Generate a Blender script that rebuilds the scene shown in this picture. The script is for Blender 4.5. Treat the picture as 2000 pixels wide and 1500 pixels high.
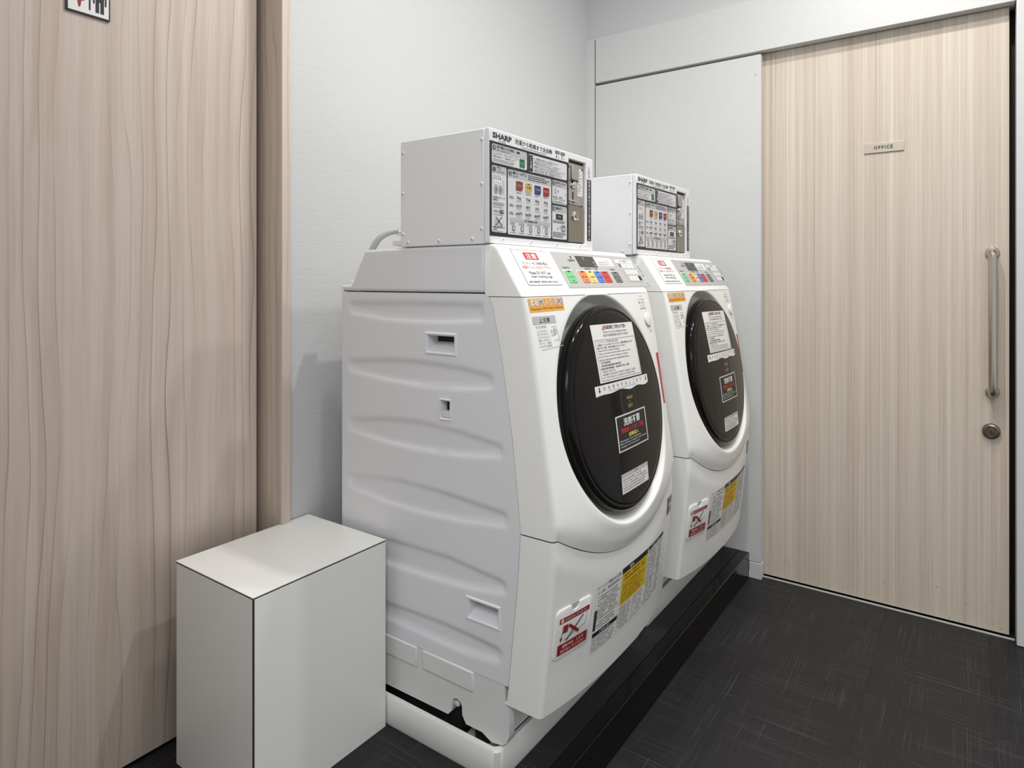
import bpy, bmesh, math, random
from mathutils import Vector, Matrix

# ------------------------------------------------------------------ clear
for o in list(bpy.data.objects):
    bpy.data.objects.remove(o, do_unlink=True)
scene = bpy.context.scene
COL = scene.collection
PI = math.pi
rnd = random.Random(7)

# ------------------------------------------------------------------ camera
F_PX = 1269.25                       # focal length in pixels of the 2000 px frame
YAW = math.radians(35.34)
cam_data = bpy.data.cameras.new('camera')
cam_data.sensor_width = 36.0
cam_data.lens = F_PX / 2000 * 36.0
cam_data.shift_y = -(750 - 547) / 2000
cam_data.clip_start = 0.02
cam = bpy.data.objects.new('camera', cam_data)
cam.location = (0, 0, 1.2)
cam.rotation_euler = (PI / 2, 0, YAW - PI / 2)
COL.objects.link(cam)
scene.camera = cam

# ------------------------------------------------------------------ world, lamps, exposure
world = bpy.data.worlds.new('world')
world.use_nodes = True
world.node_tree.nodes['Background'].inputs[0].default_value = (0.97, 0.98, 1.0, 1)
world.node_tree.nodes['Background'].inputs[1].default_value = 0.62
scene.world = world


def lamp(name, loc, size, watts, color=(1, 0.97, 0.93), rot=(0, 0, 0), shape='DISK'):
    l = bpy.data.lights.new(name, 'AREA')
    l.shape = shape
    l.size = size
    l.energy = watts
    l.color = color
    o = bpy.data.objects.new(name, l)
    o.location = loc
    o.rotation_euler = rot
    COL.objects.link(o)
    return o


lamp('downlight_front', (1.56, 0.40, 2.95), 0.06, 14).data.spread = math.radians(160)
lamp('downlight_hall', (2.00, 0.02, 2.95), 0.09, 12.5).data.spread = math.radians(160)
lamp('downlight_left', (1.04, 0.78, 2.95), 0.09, 5.5).data.spread = math.radians(130)
lamp('side_fill_panel', (-1.2, -0.6, 2.9), 1.6, 56, (0.98, 0.99, 1.0), shape='SQUARE')  # added fill lamp that lifts the left-facing sides

scene.view_settings.view_transform = 'Standard'
scene.view_settings.look = 'None'
scene.view_settings.exposure = 0.0
scene.view_settings.gamma = 1.0
scene.view_settings.use_curve_mapping = False


# ------------------------------------------------------------------ materials
def lin(c):
    c = c / 255.0
    return c / 12.92 if c <= 0.04045 else ((c + 0.055) / 1.055) ** 2.4


def rgb(r, g, b):
    return (lin(r), lin(g), lin(b), 1)


MATS = {}


def mat(name, col, rough=0.5, metal=0.0, coat=0.0, spec=0.5):
    if name in MATS:
        return MATS[name]
    m = bpy.data.materials.new(name)
    m.use_nodes = True
    b = m.node_tree.nodes['Principled BSDF']
    b.inputs['Base Color'].default_value = col
    b.inputs['Roughness'].default_value = rough
    b.inputs['Metallic'].default_value = metal
    b.inputs['Coat Weight'].default_value = coat
    b.inputs['Coat Roughness'].default_value = 0.08
    b.inputs['Specular IOR Level'].default_value = spec
    MATS[name] = m
    return m


class NT:
    """small node-tree writer"""
    def __init__(self, m):
        self.t = m.node_tree
        self.b = self.t.nodes['Principled BSDF']

    def n(self, kind, **kw):
        nd = self.t.nodes.new(kind)
        for k, v in kw.items():
            if k.startswith('i_'):
                key = k[2:]
                key = int(key) if key.isdigit() else key.replace('_', ' ')
                nd.inputs[key].default_value = v
            else:
                setattr(nd, k, v)
        return nd

    def l(self, a, b):
        self.t.links.new(a, b)

    def coords(self, scale=(1, 1, 1), kind='Object', add=None):
        tc = self.n('ShaderNodeTexCoord')
        mp = self.n('ShaderNodeMapping')
        mp.inputs['Scale'].default_value = scale
        src = tc.outputs[kind]
        if add is not None:
            va = self.n('ShaderNodeVectorMath', operation='ADD')
            self.l(src, va.inputs[0])
            self.l(add, va.inputs[1])
            src = va.outputs[0]
        self.l(src, mp.inputs['Vector'])
        return mp.outputs[0]

    def noise(self, vec, scale=1.0, detail=2.0, rough=0.5, dist=0.0):
        nd = self.n('ShaderNodeTexNoise')
        nd.inputs['Scale'].default_value = scale
        nd.inputs['Detail'].default_value = detail
        nd.inputs['Roughness'].default_value = rough
        nd.inputs['Distortion'].default_value = dist
        self.l(vec, nd.inputs['Vector'])
        return nd.outputs['Fac']

    def ramp(self, fac, stops):
        r = self.n('ShaderNodeValToRGB')
        e = r.color_ramp.elements
        while len(e) < len(stops):
            e.new(0.5)
        for i, (p, c) in enumerate(stops):
            e[i].position = p
            e[i].color = c if len(c) == 4 else (*c, 1)
        self.l(fac, r.inputs[0])
        return r.outputs[0]

    def mix(self, fac, a, b, mode='MIX'):
        m = self.n('ShaderNodeMix', data_type='RGBA', blend_type=mode)
        for s, v in ((m.inputs[0], fac), (m.inputs[6], a), (m.inputs[7], b)):
            if hasattr(v, 'is_linked'):
                self.l(v, s)
            else:
                s.default_value = v
        return m.outputs[2]

    def math(self, op, a, b=None):
        m = self.n('ShaderNodeMath', operation=op)
        for s, v in ((m.inputs[0], a), (m.inputs[1], b)):
            if v is None:
                continue
            if hasattr(v, 'is_linked'):
                self.l(v, s)
            else:
                s.default_value = v
        return m.outputs[0]

    def bump(self, h, strength=0.2, dist=0.002):
        b = self.n('ShaderNodeBump')
        b.inputs['Strength'].default_value = strength
        b.inputs['Distance'].default_value = dist
        self.l(h, b.inputs['Height'])
        self.l(b.outputs[0], self.b.inputs['Normal'])


W3 = lambda v: (v, v, v, 1)


def mat_wallpaper():
    m = mat('wallpaper_white', rgb(212, 213, 213), 0.7)
    t = NT(m)
    n1 = t.noise(t.coords((14, 14, 420)), 1, 3, 0.6)
    n2 = t.noise(t.coords((3, 3, 90)), 1, 2, 0.5)
    h = t.math('ADD', n1, t.math('MULTIPLY', n2, 0.6))
    t.bump(h, 0.35, 0.0012)
    c = t.mix(t.math('MULTIPLY', n1, 0.8), rgb(199, 200, 200), rgb(209, 210, 210))
    t.l(c, t.b.inputs['Base Color'])
    return m


def mat_wood_swirl():
    """pale laminate with long wavy reddish growth lines running up the leaf"""
    m = mat('toilet_door_wood', rgb(205, 190, 176), 0.42)
    t = NT(m)
    warp = t.n('ShaderNodeTexNoise')
    warp.inputs['Scale'].default_value = 1
    warp.inputs['Detail'].default_value = 2
    t.l(t.coords((3.2, 3.2, 1.6)), warp.inputs['Vector'])
    add = t.n('ShaderNodeVectorMath', operation='SCALE')
    add.inputs['Scale'].default_value = 0.06
    t.l(warp.outputs['Color'], add.inputs[0])
    v_lines = t.coords((13.0, 13.0, 0.085), add=add.outputs[0])
    f = t.noise(v_lines, 1, 0.6, 0.4)
    # contour lines of a stretched field -> growth rings seen along the board
    sx = t.n('ShaderNodeSeparateXYZ')
    t.l(t.coords(), sx.inputs[0])
    run = t.math('MULTIPLY', t.math('ADD', sx.outputs[0], sx.outputs[1]), 33.0)
    wob = t.math('MULTIPLY', t.noise(t.coords((3.4, 3.4, 0.75)), 1, 2, 0.5), 4.6)
    jit = t.math('MULTIPLY', t.noise(t.coords((22, 22, 1.6)), 1, 1, 0.5), 0.9)
    k = t.math('FRACT', t.math('ADD', run, t.math('ADD', wob, jit)))
    line = t.ramp(k, [(0.0, W3(0)), (0.60, W3(0.03)), (0.90, W3(0.22)), (0.955, W3(0.95)), (0.972, W3(1)), (1.0, W3(0))])
    wgt = t.noise(t.coords((16, 16, 0.5)), 1, 2, 0.5)
    wgt = t.ramp(wgt, [(0.38, W3(0.10)), (0.62, W3(1))])
    line = t.math('MULTIPLY', line, wgt)
    broad = t.noise(v_lines, 3.0, 3, 0.55)
    base = t.ramp(broad, [(0.28, rgb(196, 179, 165)), (0.5, rgb(206, 191, 178)), (0.72, rgb(213, 200, 188))])
    fine = t.noise(t.coords((260, 260, 2.2)), 1, 3, 0.6)
    base = t.mix(t.math('MULTIPLY', t.ramp(fine, [(0.45, W3(0)), (0.75, W3(1))]), 0.30), base, rgb(176, 156, 142))
    col = t.mix(t.math('MULTIPLY', line, 0.70), base, rgb(138, 104, 92))
    t.l(col, t.b.inputs['Base Color'])
    t.bump(fine, 0.08, 0.001)
    return m


def mat_wood_straight():
    """pale straight-grained laminate of the sliding door"""
    m = mat('office_door_wood', rgb(214, 202, 186), 0.45)
    t = NT(m)
    a = t.noise(t.coords((1, 9, 0.10)), 1, 2, 0.5)
    b = t.noise(t.coords((1, 46, 0.22)), 1, 3, 0.6, 0.2)
    c = t.noise(t.coords((1, 190, 0.8)), 1, 3, 0.65)
    s = t.math('ADD', t.math('MULTIPLY', a, 0.30), t.math('ADD', t.math('MULTIPLY', b, 0.38), t.math('MULTIPLY', c, 0.42)))
    col = t.ramp(s, [(0.38, rgb(180, 163, 147)), (0.52, rgb(204, 191, 175)), (0.62, rgb(214, 203, 188)), (0.74, rgb(224, 215, 202))])
    pore = t.ramp(t.noise(t.coords((1, 330, 2.6)), 1, 2, 0.5), [(0.60, W3(0)), (0.72, W3(1))])
    col = t.mix(t.math('MULTIPLY', pore, 0.38), col, rgb(160, 138, 118))
    # scuffs near the bottom of the leaf
    z = t.n('ShaderNodeSeparateXYZ')
    t.l(t.coords(), z.inputs[0])
    low = t.ramp(z.outputs[2], [(0.02, W3(1)), (0.22, W3(0))])
    spot = t.ramp(t.noise(t.coords((1, 70, 60)), 1, 2, 0.5), [(0.68, W3(0)), (0.73, W3(1))])
    scratch = t.ramp(t.noise(t.coords((1, 4, 150)), 1, 3, 0.6), [(0.66, W3(0)), (0.74, W3(1))])
    w = t.math('MULTIPLY', low, t.math('MAXIMUM', spot, t.math('MULTIPLY', scratch, 0.6)))
    col = t.mix(t.math('MULTIPLY', w, 0.6), col, rgb(82, 62, 48))
    t.l(col, t.b.inputs['Base Color'])
    t.bump(c, 0.10, 0.0008)
    return m


def mat_tile():
    """charcoal vinyl tile printed with a woven linen hatch"""
    m = mat('floor_vinyl', rgb(44, 43, 43), 0.46, spec=0.22)
    t = NT(m)
    oi = t.n('ShaderNodeObjectInfo')
    comb = t.n('ShaderNodeCombineXYZ')
    t.l(t.math('MULTIPLY', oi.outputs['Random'], 37.0), comb.inputs[0])
    t.l(t.math('MULTIPLY', oi.outputs['Random'], 91.0), comb.inputs[1])
    rx = t.noise(t.coords((360, 2.6, 1), add=comb.outputs[0]), 1, 2, 0.6)
    ry = t.noise(t.coords((2.6, 360, 1), add=comb.outputs[0]), 1, 2, 0.6)
    px = t.noise(t.coords((6, 3, 1), add=comb.outputs[0]), 1, 1, 0.5)
    py = t.noise(t.coords((3, 6, 1), add=comb.outputs[0]), 2, 1, 0.5)
    lx = t.math('MULTIPLY', t.ramp(rx, [(0.58, W3(0)), (0.74, W3(1))]), t.ramp(px, [(0.40, W3(0.15)), (0.62, W3(1))]))
    ly = t.math('MULTIPLY', t.ramp(ry, [(0.58, W3(0)), (0.74, W3(1))]), t.ramp(py, [(0.40, W3(0.15)), (0.62, W3(1))]))
    s = t.math('MAXIMUM', lx, ly)
    base = t.mix(oi.outputs['Random'], rgb(37, 36, 37), rgb(41, 40, 41))
    col = t.mix(t.math('MULTIPLY', s, 0.6), base, rgb(104, 103, 104))
    t.l(col, t.b.inputs['Base Color'])
    t.bump(s, 0.12, 0.0008)
    return m


def mat_wall_paint():
    """painted steel of panel and lintel, with a few chips"""
    m = mat('painted_panel', rgb(214, 215, 214), 0.45)
    t = NT(m)
    n = t.noise(t.coords((1, 1, 1)), 30, 4, 0.6)
    chips = t.ramp(t.noise(t.coords((1, 1, 1)), 55, 2, 0.5), [(0.755, W3(0)), (0.775, W3(1))])
    where = t.ramp(t.noise(t.coords((1, 1, 1)), 5, 1, 0.5), [(0.56, W3(0)), (0.62, W3(1))])
    c = t.mix(n, rgb(208, 209, 208), rgb(214, 215, 214))
    c = t.mix(t.math('MULTIPLY', t.math('MULTIPLY', chips, where), 0.8), c, rgb(95, 94, 92))
    t.l(c, t.b.inputs['Base Color'])
    return m


def mat_brushed(name, col, rough, sc):
    m = mat(name, col, rough, 1.0)
    t = NT(m)
    n = t.noise(t.coords(sc), 1, 3, 0.6)
    r = t.ramp(n, [(0.3, W3(rough - 0.08)), (0.7, W3(rough + 0.12))])
    t.l(r, t.b.inputs['Roughness'])
    return m


def mat_door_glass():
    m = mat('door_smoked', rgb(21, 19, 18), 0.10, spec=0.16)
    t = NT(m)
    n = t.noise(t.coords((90, 3, 3)), 1, 2, 0.5)
    c = t.mix(n, rgb(19, 17, 16), rgb(25, 22, 20))
    t.l(c, t.b.inputs['Base Color'])
    return m


WALLPAPER = mat_wallpaper()
SWIRL = mat_wood_swirl()
STRAIGHT = mat_wood_straight()
TILE = mat_tile()
PAINT = mat_wall_paint()
SMOKED = mat_door_glass()
STEEL = mat_brushed('handle_steel', rgb(196, 188, 174), 0.22, (60, 60, 3))
COIN_STEEL = mat_brushed('coin_plate_steel', rgb(192, 192, 191), 0.36, (200, 200, 4))
CASH_STEEL = mat_brushed('cash_door_steel', rgb(166, 161, 152), 0.40, (220, 220, 3))
DARK_GAP = mat('dark_gap', rgb(24, 23, 22), 0.7)
SUBFLOOR = mat('floor_joint', rgb(36, 35, 36), 0.6)
STONE = mat('black_stone', rgb(12, 11, 11), 0.14, spec=0.35)
ALU = mat('aluminium_track', rgb(226, 225, 221), 0.4, 0.2)
PLASTIC = mat('white_plastic', rgb(241, 241, 237), 0.27)
PLASTIC_SIDE = mat('white_painted_steel', rgb(226, 227, 230), 0.30)
PLASTIC_BASE = mat('white_base_plastic', rgb(222, 222, 220), 0.42)
PAN = mat('pan_plastic', rgb(226, 225, 221), 0.38)
COINPAINT = mat('white_enamel', rgb(233, 234, 235), 0.38)
GREYPANEL = mat('grey_control_face', rgb(182, 182, 180), 0.32)
GASKET = mat('black_door_rim', rgb(17, 16, 18), 0.16, coat=0.3)
RUBBER = mat('dark_rubber', rgb(30, 29, 29), 0.7)
HOSE = mat('grey_hose', rgb(186, 187, 186), 0.45)
CHROME = mat('chrome', rgb(220, 220, 218), 0.12, 1.0)
LAMINATE = mat('white_laminate', rgb(238, 238, 234), 0.30)
CORE = mat('dark_laminate_core', rgb(44, 36, 32), 0.6)
SIGNBEIGE = mat('sign_plate_beige', rgb(200, 192, 174), 0.35, 0.3)

INK = {
    'black': mat('ink_black', rgb(26, 25, 27), 0.5), 'navy': mat('ink_navy', rgb(27, 27, 46), 0.45),
    'white': mat('ink_white', rgb(236, 236, 234), 0.45), 'paper': mat('paper_white', rgb(231, 230, 226), 0.6),
    'grey': mat('ink_grey', rgb(120, 119, 118), 0.5), 'lgrey': mat('ink_light_grey', rgb(186, 187, 190), 0.5),
    'red': mat('ink_red', rgb(200, 44, 40), 0.5), 'dred': mat('ink_dark_red', rgb(150, 26, 28), 0.5),
    'orange': mat('ink_orange', rgb(240, 168, 48), 0.5), 'yellow': mat('ink_yellow', rgb(228, 190, 32), 0.5),
    'green': mat('ink_green', rgb(120, 196, 136), 0.45), 'dgreen': mat('ink_dark_green', rgb(46, 116, 74), 0.5),
    'blue': mat('ink_blue', rgb(90, 124, 206), 0.45), 'dblue': mat('ink_dark_blue', rgb(46, 60, 124), 0.5),
    'borange': mat('ink_button_orange', rgb(224, 134, 74), 0.45), 'byellow': mat('ink_button_yellow', rgb(226, 208, 124), 0.45),
    'bred': mat('ink_button_red', rgb(200, 58, 52), 0.45), 'bgrey': mat('ink_button_grey', rgb(112, 111, 108), 0.45),
    'brown': mat('ink_brown', rgb(132, 66, 50), 0.5), 'khaki': mat('ink_khaki', rgb(196, 174, 98), 0.5),
    'maroon': mat('ink_maroon', rgb(146, 42, 42), 0.5), 'charcoal': mat('ink_charcoal', rgb(58, 56, 54), 0.3),
    'panelgrey': mat('ink_panel_grey', rgb(216, 217, 219), 0.5), 'lime': mat('ink_lime', rgb(226, 222, 90), 0.5),
}


# ------------------------------------------------------------------ object helpers
def V(*a):
    return Vector(a)


def link(o, parent=None):
    COL.objects.link(o)
    if parent is not None:
        o.parent = parent
    return o


def world_origin(parent):
    p = V(0, 0, 0)
    while parent is not None:
        p = p + parent.location
        parent = parent.parent
    return p


def mesh_obj(name, verts, faces, mats, parent=None, midx=None, smooth=None, origin=None):
    """verts in world metres; the object's own origin is `origin` (world), its parent's origin otherwise"""
    po = world_origin(parent)
    org = V(*origin) if origin is not None else po
    me = bpy.data.meshes.new(name)
    me.from_pydata([tuple(V(*v) - org) for v in verts], [], faces)
    if not isinstance(mats, (list, tuple)):
        mats = [mats]
    for m in mats:
        me.materials.append(m)
    if midx:
        me.polygons.foreach_set('material_index', midx)
    me.validate()
    bm = bmesh.new()
    bm.from_mesh(me)
    bmesh.ops.recalc_face_normals(bm, faces=bm.faces)
    bm.to_mesh(me)
    bm.free()
    if smooth is not None:
        me.shade_smooth()
        me.set_sharp_from_angle(angle=math.radians(smooth))
    o = bpy.data.objects.new(name, me)
    o.location = org - po
    return link(o, parent)


def open_obj(name, verts, faces, mats, parent=None, smooth=None, flip=False, merge=0.0):
    """an open sheet: faces keep the winding they are given"""
    po = world_origin(parent)
    me = bpy.data.meshes.new(name)
    me.from_pydata([tuple(V(*v) - po) for v in verts], [], [f[::-1] for f in faces] if flip else faces)
    me.materials.append(mats)
    if merge:
        bm = bmesh.new()
        bm.from_mesh(me)
        bmesh.ops.remove_doubles(bm, verts=bm.verts, dist=merge)
        bmesh.ops.recalc_face_normals(bm, faces=bm.faces)
        bm.to_mesh(me)
        bm.free()
    if smooth is not None:
        me.shade_smooth()
        me.set_sharp_from_angle(angle=math.radians(smooth))
    return link(bpy.data.objects.new(name, me), parent)


def bevel(o, w, seg=2, angle=35):
    b = o.modifiers.new('bevel', 'BEVEL')
    b.width = w
    b.segments = seg
    b.limit_method = 'ANGLE'
    b.angle_limit = math.radians(angle)
    o.data.shade_smooth()
    o.data.set_sharp_from_angle(angle=math.radians(40))
    return o


BOXF = [(0, 3, 2, 1), (4, 5, 6, 7), (0, 1, 5, 4), (1, 2, 6, 5), (2, 3, 7, 6), (3, 0, 4, 7)]


def boxv(lo, hi):
    x0, y0, z0 = lo
    x1, y1, z1 = hi
    return [(x0, y0, z0), (x1, y0, z0), (x1, y1, z0), (x0, y1, z0), (x0, y0, z1), (x1, y0, z1), (x1, y1, z1), (x0, y1, z1)]


def box(name, lo, hi, m, parent=None, bev=0.0, seg=2, origin=None):
    o = mesh_obj(name, boxv(lo, hi), BOXF, m, parent, origin=origin)
    if bev:
        bevel(o, bev, seg)
    return o


def multi(name, boxes, m, parent=None, bev=0.0):
    vs, fs = [], []
    for lo, hi in boxes:
        k = len(vs)
        vs += boxv(lo, hi)
        fs += [tuple(i + k for i in f) for f in BOXF]
    o = mesh_obj(name, vs, fs, m, parent)
    if bev:
        bevel(o, bev)
    return o


def prism_x(name, prof, x0, x1, m, parent=None, bev=0.0, seg=3, smooth=None):
    """prof: list of (Y, Z); extruded along X"""
    n = len(prof)
    vs = [(x0, y, z) for y, z in prof] + [(x1, y, z) for y, z in prof]
    fs = [tuple(range(n)), tuple(range(2 * n - 1, n - 1, -1))] + [(i, (i + 1) % n, n + (i + 1) % n, n + i) for i in range(n)]
    o = mesh_obj(name, vs, fs, m, parent, smooth=smooth)
    if bev:
        bevel(o, bev, seg)
    return o


def lathe(name, prof, c, axis, m, parent=None, n=48, smooth=35):
    """prof: (radius, height along axis)"""
    axis = V(*axis).normalized()
    a = axis.orthogonal().normalized()
    b = axis.cross(a)
    c = V(*c)
    vs, fs = [], []
    for r, h in prof:
        for i in range(n):
            t = 2 * PI * i / n
            vs.append(c + axis * h + (a * math.cos(t) + b * math.sin(t)) * max(r, 1e-5))
    for k in range(len(prof) - 1):
        for i in range(n):
            j = (i + 1) % n
            fs.append((k * n + i, k * n + j, (k + 1) * n + j, (k + 1) * n + i))
    fs.append(tuple(range(n))[::-1])
    fs.append(tuple((len(prof) - 1) * n + i for i in range(n)))
    return mesh_obj(name, vs, fs, m, parent, smooth=smooth)


def tube(name, pts, r, m, parent=None, n=16, smooth=40, res=6):
    pts = [V(*p) for p in pts]
    if res > 1 and len(pts) > 2:                       # Catmull-Rom
        q = [pts[0] * 2 - pts[1]] + pts + [pts[-1] * 2 - pts[-2]]
        out = []
        for i in range(1, len(q) - 2):
            for s in range(res):
                t = s / res
                p0, p1, p2, p3 = q[i - 1:i + 3]
                out.append(0.5 * ((2 * p1) + (p2 - p0) * t + (2 * p0 - 5 * p1 + 4 * p2 - p3) * t * t + (3 * p1 - p0 - 3 * p2 + p3) * t ** 3))
        out.append(pts[-1])
        pts = out
    vs, fs = [], []
    nrm = None
    for i, p in enumerate(pts):
        d = (pts[min(i + 1, len(pts) - 1)] - pts[max(i - 1, 0)]).normalized()
        nrm = d.orthogonal().normalized() if nrm is None else (nrm - d * nrm.dot(d)).normalized()
        b = d.cross(nrm)
        for k in range(n):
            t = 2 * PI * k / n
            vs.append(p + (nrm * math.cos(t) + b * math.sin(t)) * r)
    for i in range(len(pts) - 1):
        for k in range(n):
            j = (k + 1) % n
            fs.append((i * n + k, i * n + j, (i + 1) * n + j, (i + 1) * n + k))
    fs.append(tuple(range(n))[::-1])
    fs.append(tuple((len(pts) - 1) * n + k for k in range(n)))
    return mesh_obj(name, vs, fs, m, parent, smooth=smooth)


def tag(o, label=None, cat=None, group=None, kind=None):
    for k, v in (('label', label), ('category', cat), ('group', group), ('kind', kind)):
        if v:
            o[k] = v
    return o


def empty(name, loc, label, cat, group=None):
    o = bpy.data.objects.new(name, None)
    o.location = loc
    o.empty_display_size = 0.1
    link(o)
    return tag(o, label, cat, group)


def copy_tree(o, parent=None):
    c = o.copy()
    COL.objects.link(c)
    c.parent = parent
    for ch in list(o.children):
        copy_tree(ch, c)
    return c


def struct(o):
    o['kind'] = 'structure'
    return o


# ------------------------------------------------------------------ flat print
_textcache = {}


def text_mesh(s, bold):
    key = (s, bold)
    if key in _textcache:
        return _textcache[key]
    cu = bpy.data.curves.new('print', 'FONT')
    cu.body = s
    cu.size = 1.0
    cu.resolution_u = 2
    cu.offset = bold
    cu.fill_mode = 'FRONT'
    o = bpy.data.objects.new('print', cu)
    COL.objects.link(o)
    bpy.context.view_layer.update()
    dg = bpy.context.evaluated_depsgraph_get()
    me = o.evaluated_get(dg).to_mesh()
    vs = [(v.co.x, v.co.y) for v in me.vertices]
    fs = [tuple(p.vertices) for p in me.polygons]
    o.evaluated_get(dg).to_mesh_clear()
    bpy.data.objects.remove(o, do_unlink=True)
    bpy.data.curves.remove(cu)
    if vs:
        x0 = min(v[0] for v in vs); x1 = max(v[0] for v in vs)
        y0 = min(v[1] for v in vs); y1 = max(v[1] for v in vs)
        vs = [((x - x0) / max(x1 - x0, 1e-6), (y - y0) / max(y1 - y0, 1e-6)) for x, y in vs]
        asp = (x1 - x0) / max(y1 - y0, 1e-6)
    else:
        asp = 1
    _textcache[key] = (vs, fs, asp)
    return _textcache[key]


class Print:
    """ink shapes in a label's own (u, v) metres, laid on a surface by a mapping function"""
    def __init__(self, seed=1):
        self.it = []
        self.r = random.Random(seed)

    def poly(self, pts, ink, layer=1):
        self.it.append((list(pts), [tuple(range(len(pts)))], ink, layer))
        return self

    def rect(self, x0, y0, x1, y1, ink, layer=1, sub=0.03):
        nx = max(1, math.ceil(abs(x1 - x0) / sub)); ny = max(1, math.ceil(abs(y1 - y0) / sub))
        vs = [(x0 + (x1 - x0) * i / nx, y0 + (y1 - y0) * j / ny) for j in range(ny + 1) for i in range(nx + 1)]
        fs = [(j * (nx + 1) + i, j * (nx + 1) + i + 1, (j + 1) * (nx + 1) + i + 1, (j + 1) * (nx + 1) + i) for j in range(ny) for i in range(nx)]
        self.it.append((vs, fs, ink, layer))
        return self

    def rrect(self, x0, y0, x1, y1, r, ink, layer=1, corners=(1, 1, 1, 1)):
        pts = []
        for (cx, cy, a, on, ex, ey) in ((x1 - r, y1 - r, 0, corners[0], x1, y1), (x0 + r, y1 - r, 90, corners[1], x0, y1),
                                        (x0 + r, y0 + r, 180, corners[2], x0, y0), (x1 - r, y0 + r, 270, corners[3], x1, y0)):
            if on:
                for k in range(6):
                    t = math.radians(a + 18 * k)
                    pts.append((cx + r * math.cos(t), cy + r * math.sin(t)))
            else:
                pts.append((ex, ey))
        return self.poly(pts, ink, layer)

    def disc(self, cx, cy, r, ink, layer=1, ry=None, n=24):
        return self.poly([(cx + r * math.cos(2 * PI * k / n), cy + (ry or r) * math.sin(2 * PI * k / n)) for k in range(n)], ink, layer)

    def line(self, x0, y0, x1, y1, w, ink, layer=1):
        d = V(x1 - x0, y1 - y0, 0)
        n = V(-d.y, d.x, 0).normalized() * (w / 2)
        return self.poly([(x0 + n.x, y0 + n.y), (x0 - n.x, y0 - n.y), (x1 - n.x, y1 - n.y), (x1 + n.x, y1 + n.y)], ink, layer)

    def path(self, pts, w, ink, layer=1, close=False):
        q = list(pts) + ([pts[0]] if close else [])
        for a, b in zip(q, q[1:]):
            self.line(*a, *b, w, ink, layer)
        return self

    def frame(self, x0, y0, x1, y1, w, ink, layer=1):
        self.rect(x0, y0, x1, y0 + w, ink, layer).rect(x0, y1 - w, x1, y1, ink, layer)
        return self.rect(x0, y0 + w, x0 + w, y1 - w, ink, layer).rect(x1 - w, y0 + w, x1, y1 - w, ink, layer)

    def text(self, s, x, y, h, ink, layer=2, w=None, al='l', bold=0.0):
        """(x, y) = left/centre/right of the text's lower edge; h = height; w = forced width"""
        vs, fs, asp = text_mesh(s, bold)
        tw = w if w else h * asp
        x0 = {'l': x, 'c': x - tw / 2, 'r': x - tw}[al]
        self.it.append(([(x0 + u * tw, y + v * h) for u, v in vs], fs, ink, layer))
        return self

    def column(self, s, x, ytop, pitch, h, ink, layer=2, bold=0.0):
        for k, ch in enumerate(s):
            self.text(ch, x, ytop - pitch * (k + 1) + (pitch - h) / 2, h, ink, layer, w=h * 0.92, al='c', bold=bold)
        return self

    def greek(self, x0, y0, x1, y1, n, ink, layer=2, fill=0.5, wlo=0.004, whi=0.016, ragged=0.25):
        """lines of print too small to read"""
        ph = (y1 - y0) / n
        for k in range(n):
            yb = y1 - ph * (k + 1) + ph * (1 - fill) / 2
            end = x1 - (x1 - x0) * ragged * self.r.random()
            x = x0
            while x < end - wlo * 0.5:
                w = min(self.r.uniform(wlo, whi), end - x)
                self.it.append(([(x, yb), (x + w, yb), (x + w, yb + ph * fill), (x, yb + ph * fill)], [(0, 1, 2, 3)], ink, layer))
                x += w + ph * 0.35
        return self

    def glyphs(self, x0, y0, x1, y1, n, ink, layer=2, ragged=0.2):
        """rows of small strokes the size of characters, for dense tiny print"""
        ph = (y1 - y0) / n
        h = ph * 0.62
        for k in range(n):
            yb = y1 - ph * (k + 1) + ph * 0.19
            end = x1 - (x1 - x0) * ragged * self.r.random()
            x = x0
            while x < end - h * 0.6:
                w = h * self.r.uniform(0.55, 0.95)
                g = self.r.random()
                if g > 0.12:
                    t = h * 0.2
                    for (a, b, c, d) in ((0, h * .72, w, h * .72 + t), (0, h * .3, w, h * .3 + t), (w * .4, 0, w * .4 + t, h))[:(3 if g > 0.5 else 2)]:
                        self.it.append(([(x + a, yb + b), (x + c, yb + b), (x + c, yb + d), (x + a, yb + d)], [(0, 1, 2, 3)], ink, layer))
                x += w + h * 0.25
        return self

    def build(self, name, parent, mp, step=0.00025, lift=0.0002):
        inks, vs, fs, mi = [], [], [], []
        for pts, faces, ink, layer in self.it:
            if ink not in inks:
                inks.append(ink)
            k = len(vs)
            vs += [mp(u, v, lift + step * layer) for u, v in pts]
            fs += [tuple(i + k for i in f) for f in faces]
            mi += [inks.index(ink)] * len(faces)
        po = world_origin(parent)
        me = bpy.data.meshes.new(name)
        me.from_pydata([tuple(V(*v) - po) for v in vs], [], fs)
        for i in inks:
            me.materials.append(INK[i])
        me.polygons.foreach_set('material_index', mi)
        return link(bpy.data.objects.new(name, me), parent)


def plane_map(o, u, v, n):
    o, u, v, n = V(*o), V(*u).normalized(), V(*v).normalized(), V(*n).normalized()
    return lambda a, b, h: o + u * a + v * b + n * h


# ================================================================== THE ROOM
ZR = 0.10            # raised floor
YW = 1.486           # wall behind the washers
XE = 2.70            # face of the end wall's panels
XD = 2.744           # face of the sliding door

floor = struct(box('floor', (-3.6, -4.2, -0.06), (2.9, 0.737, -0.003), SUBFLOOR))
T = 0.30
tile_me = None


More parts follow.
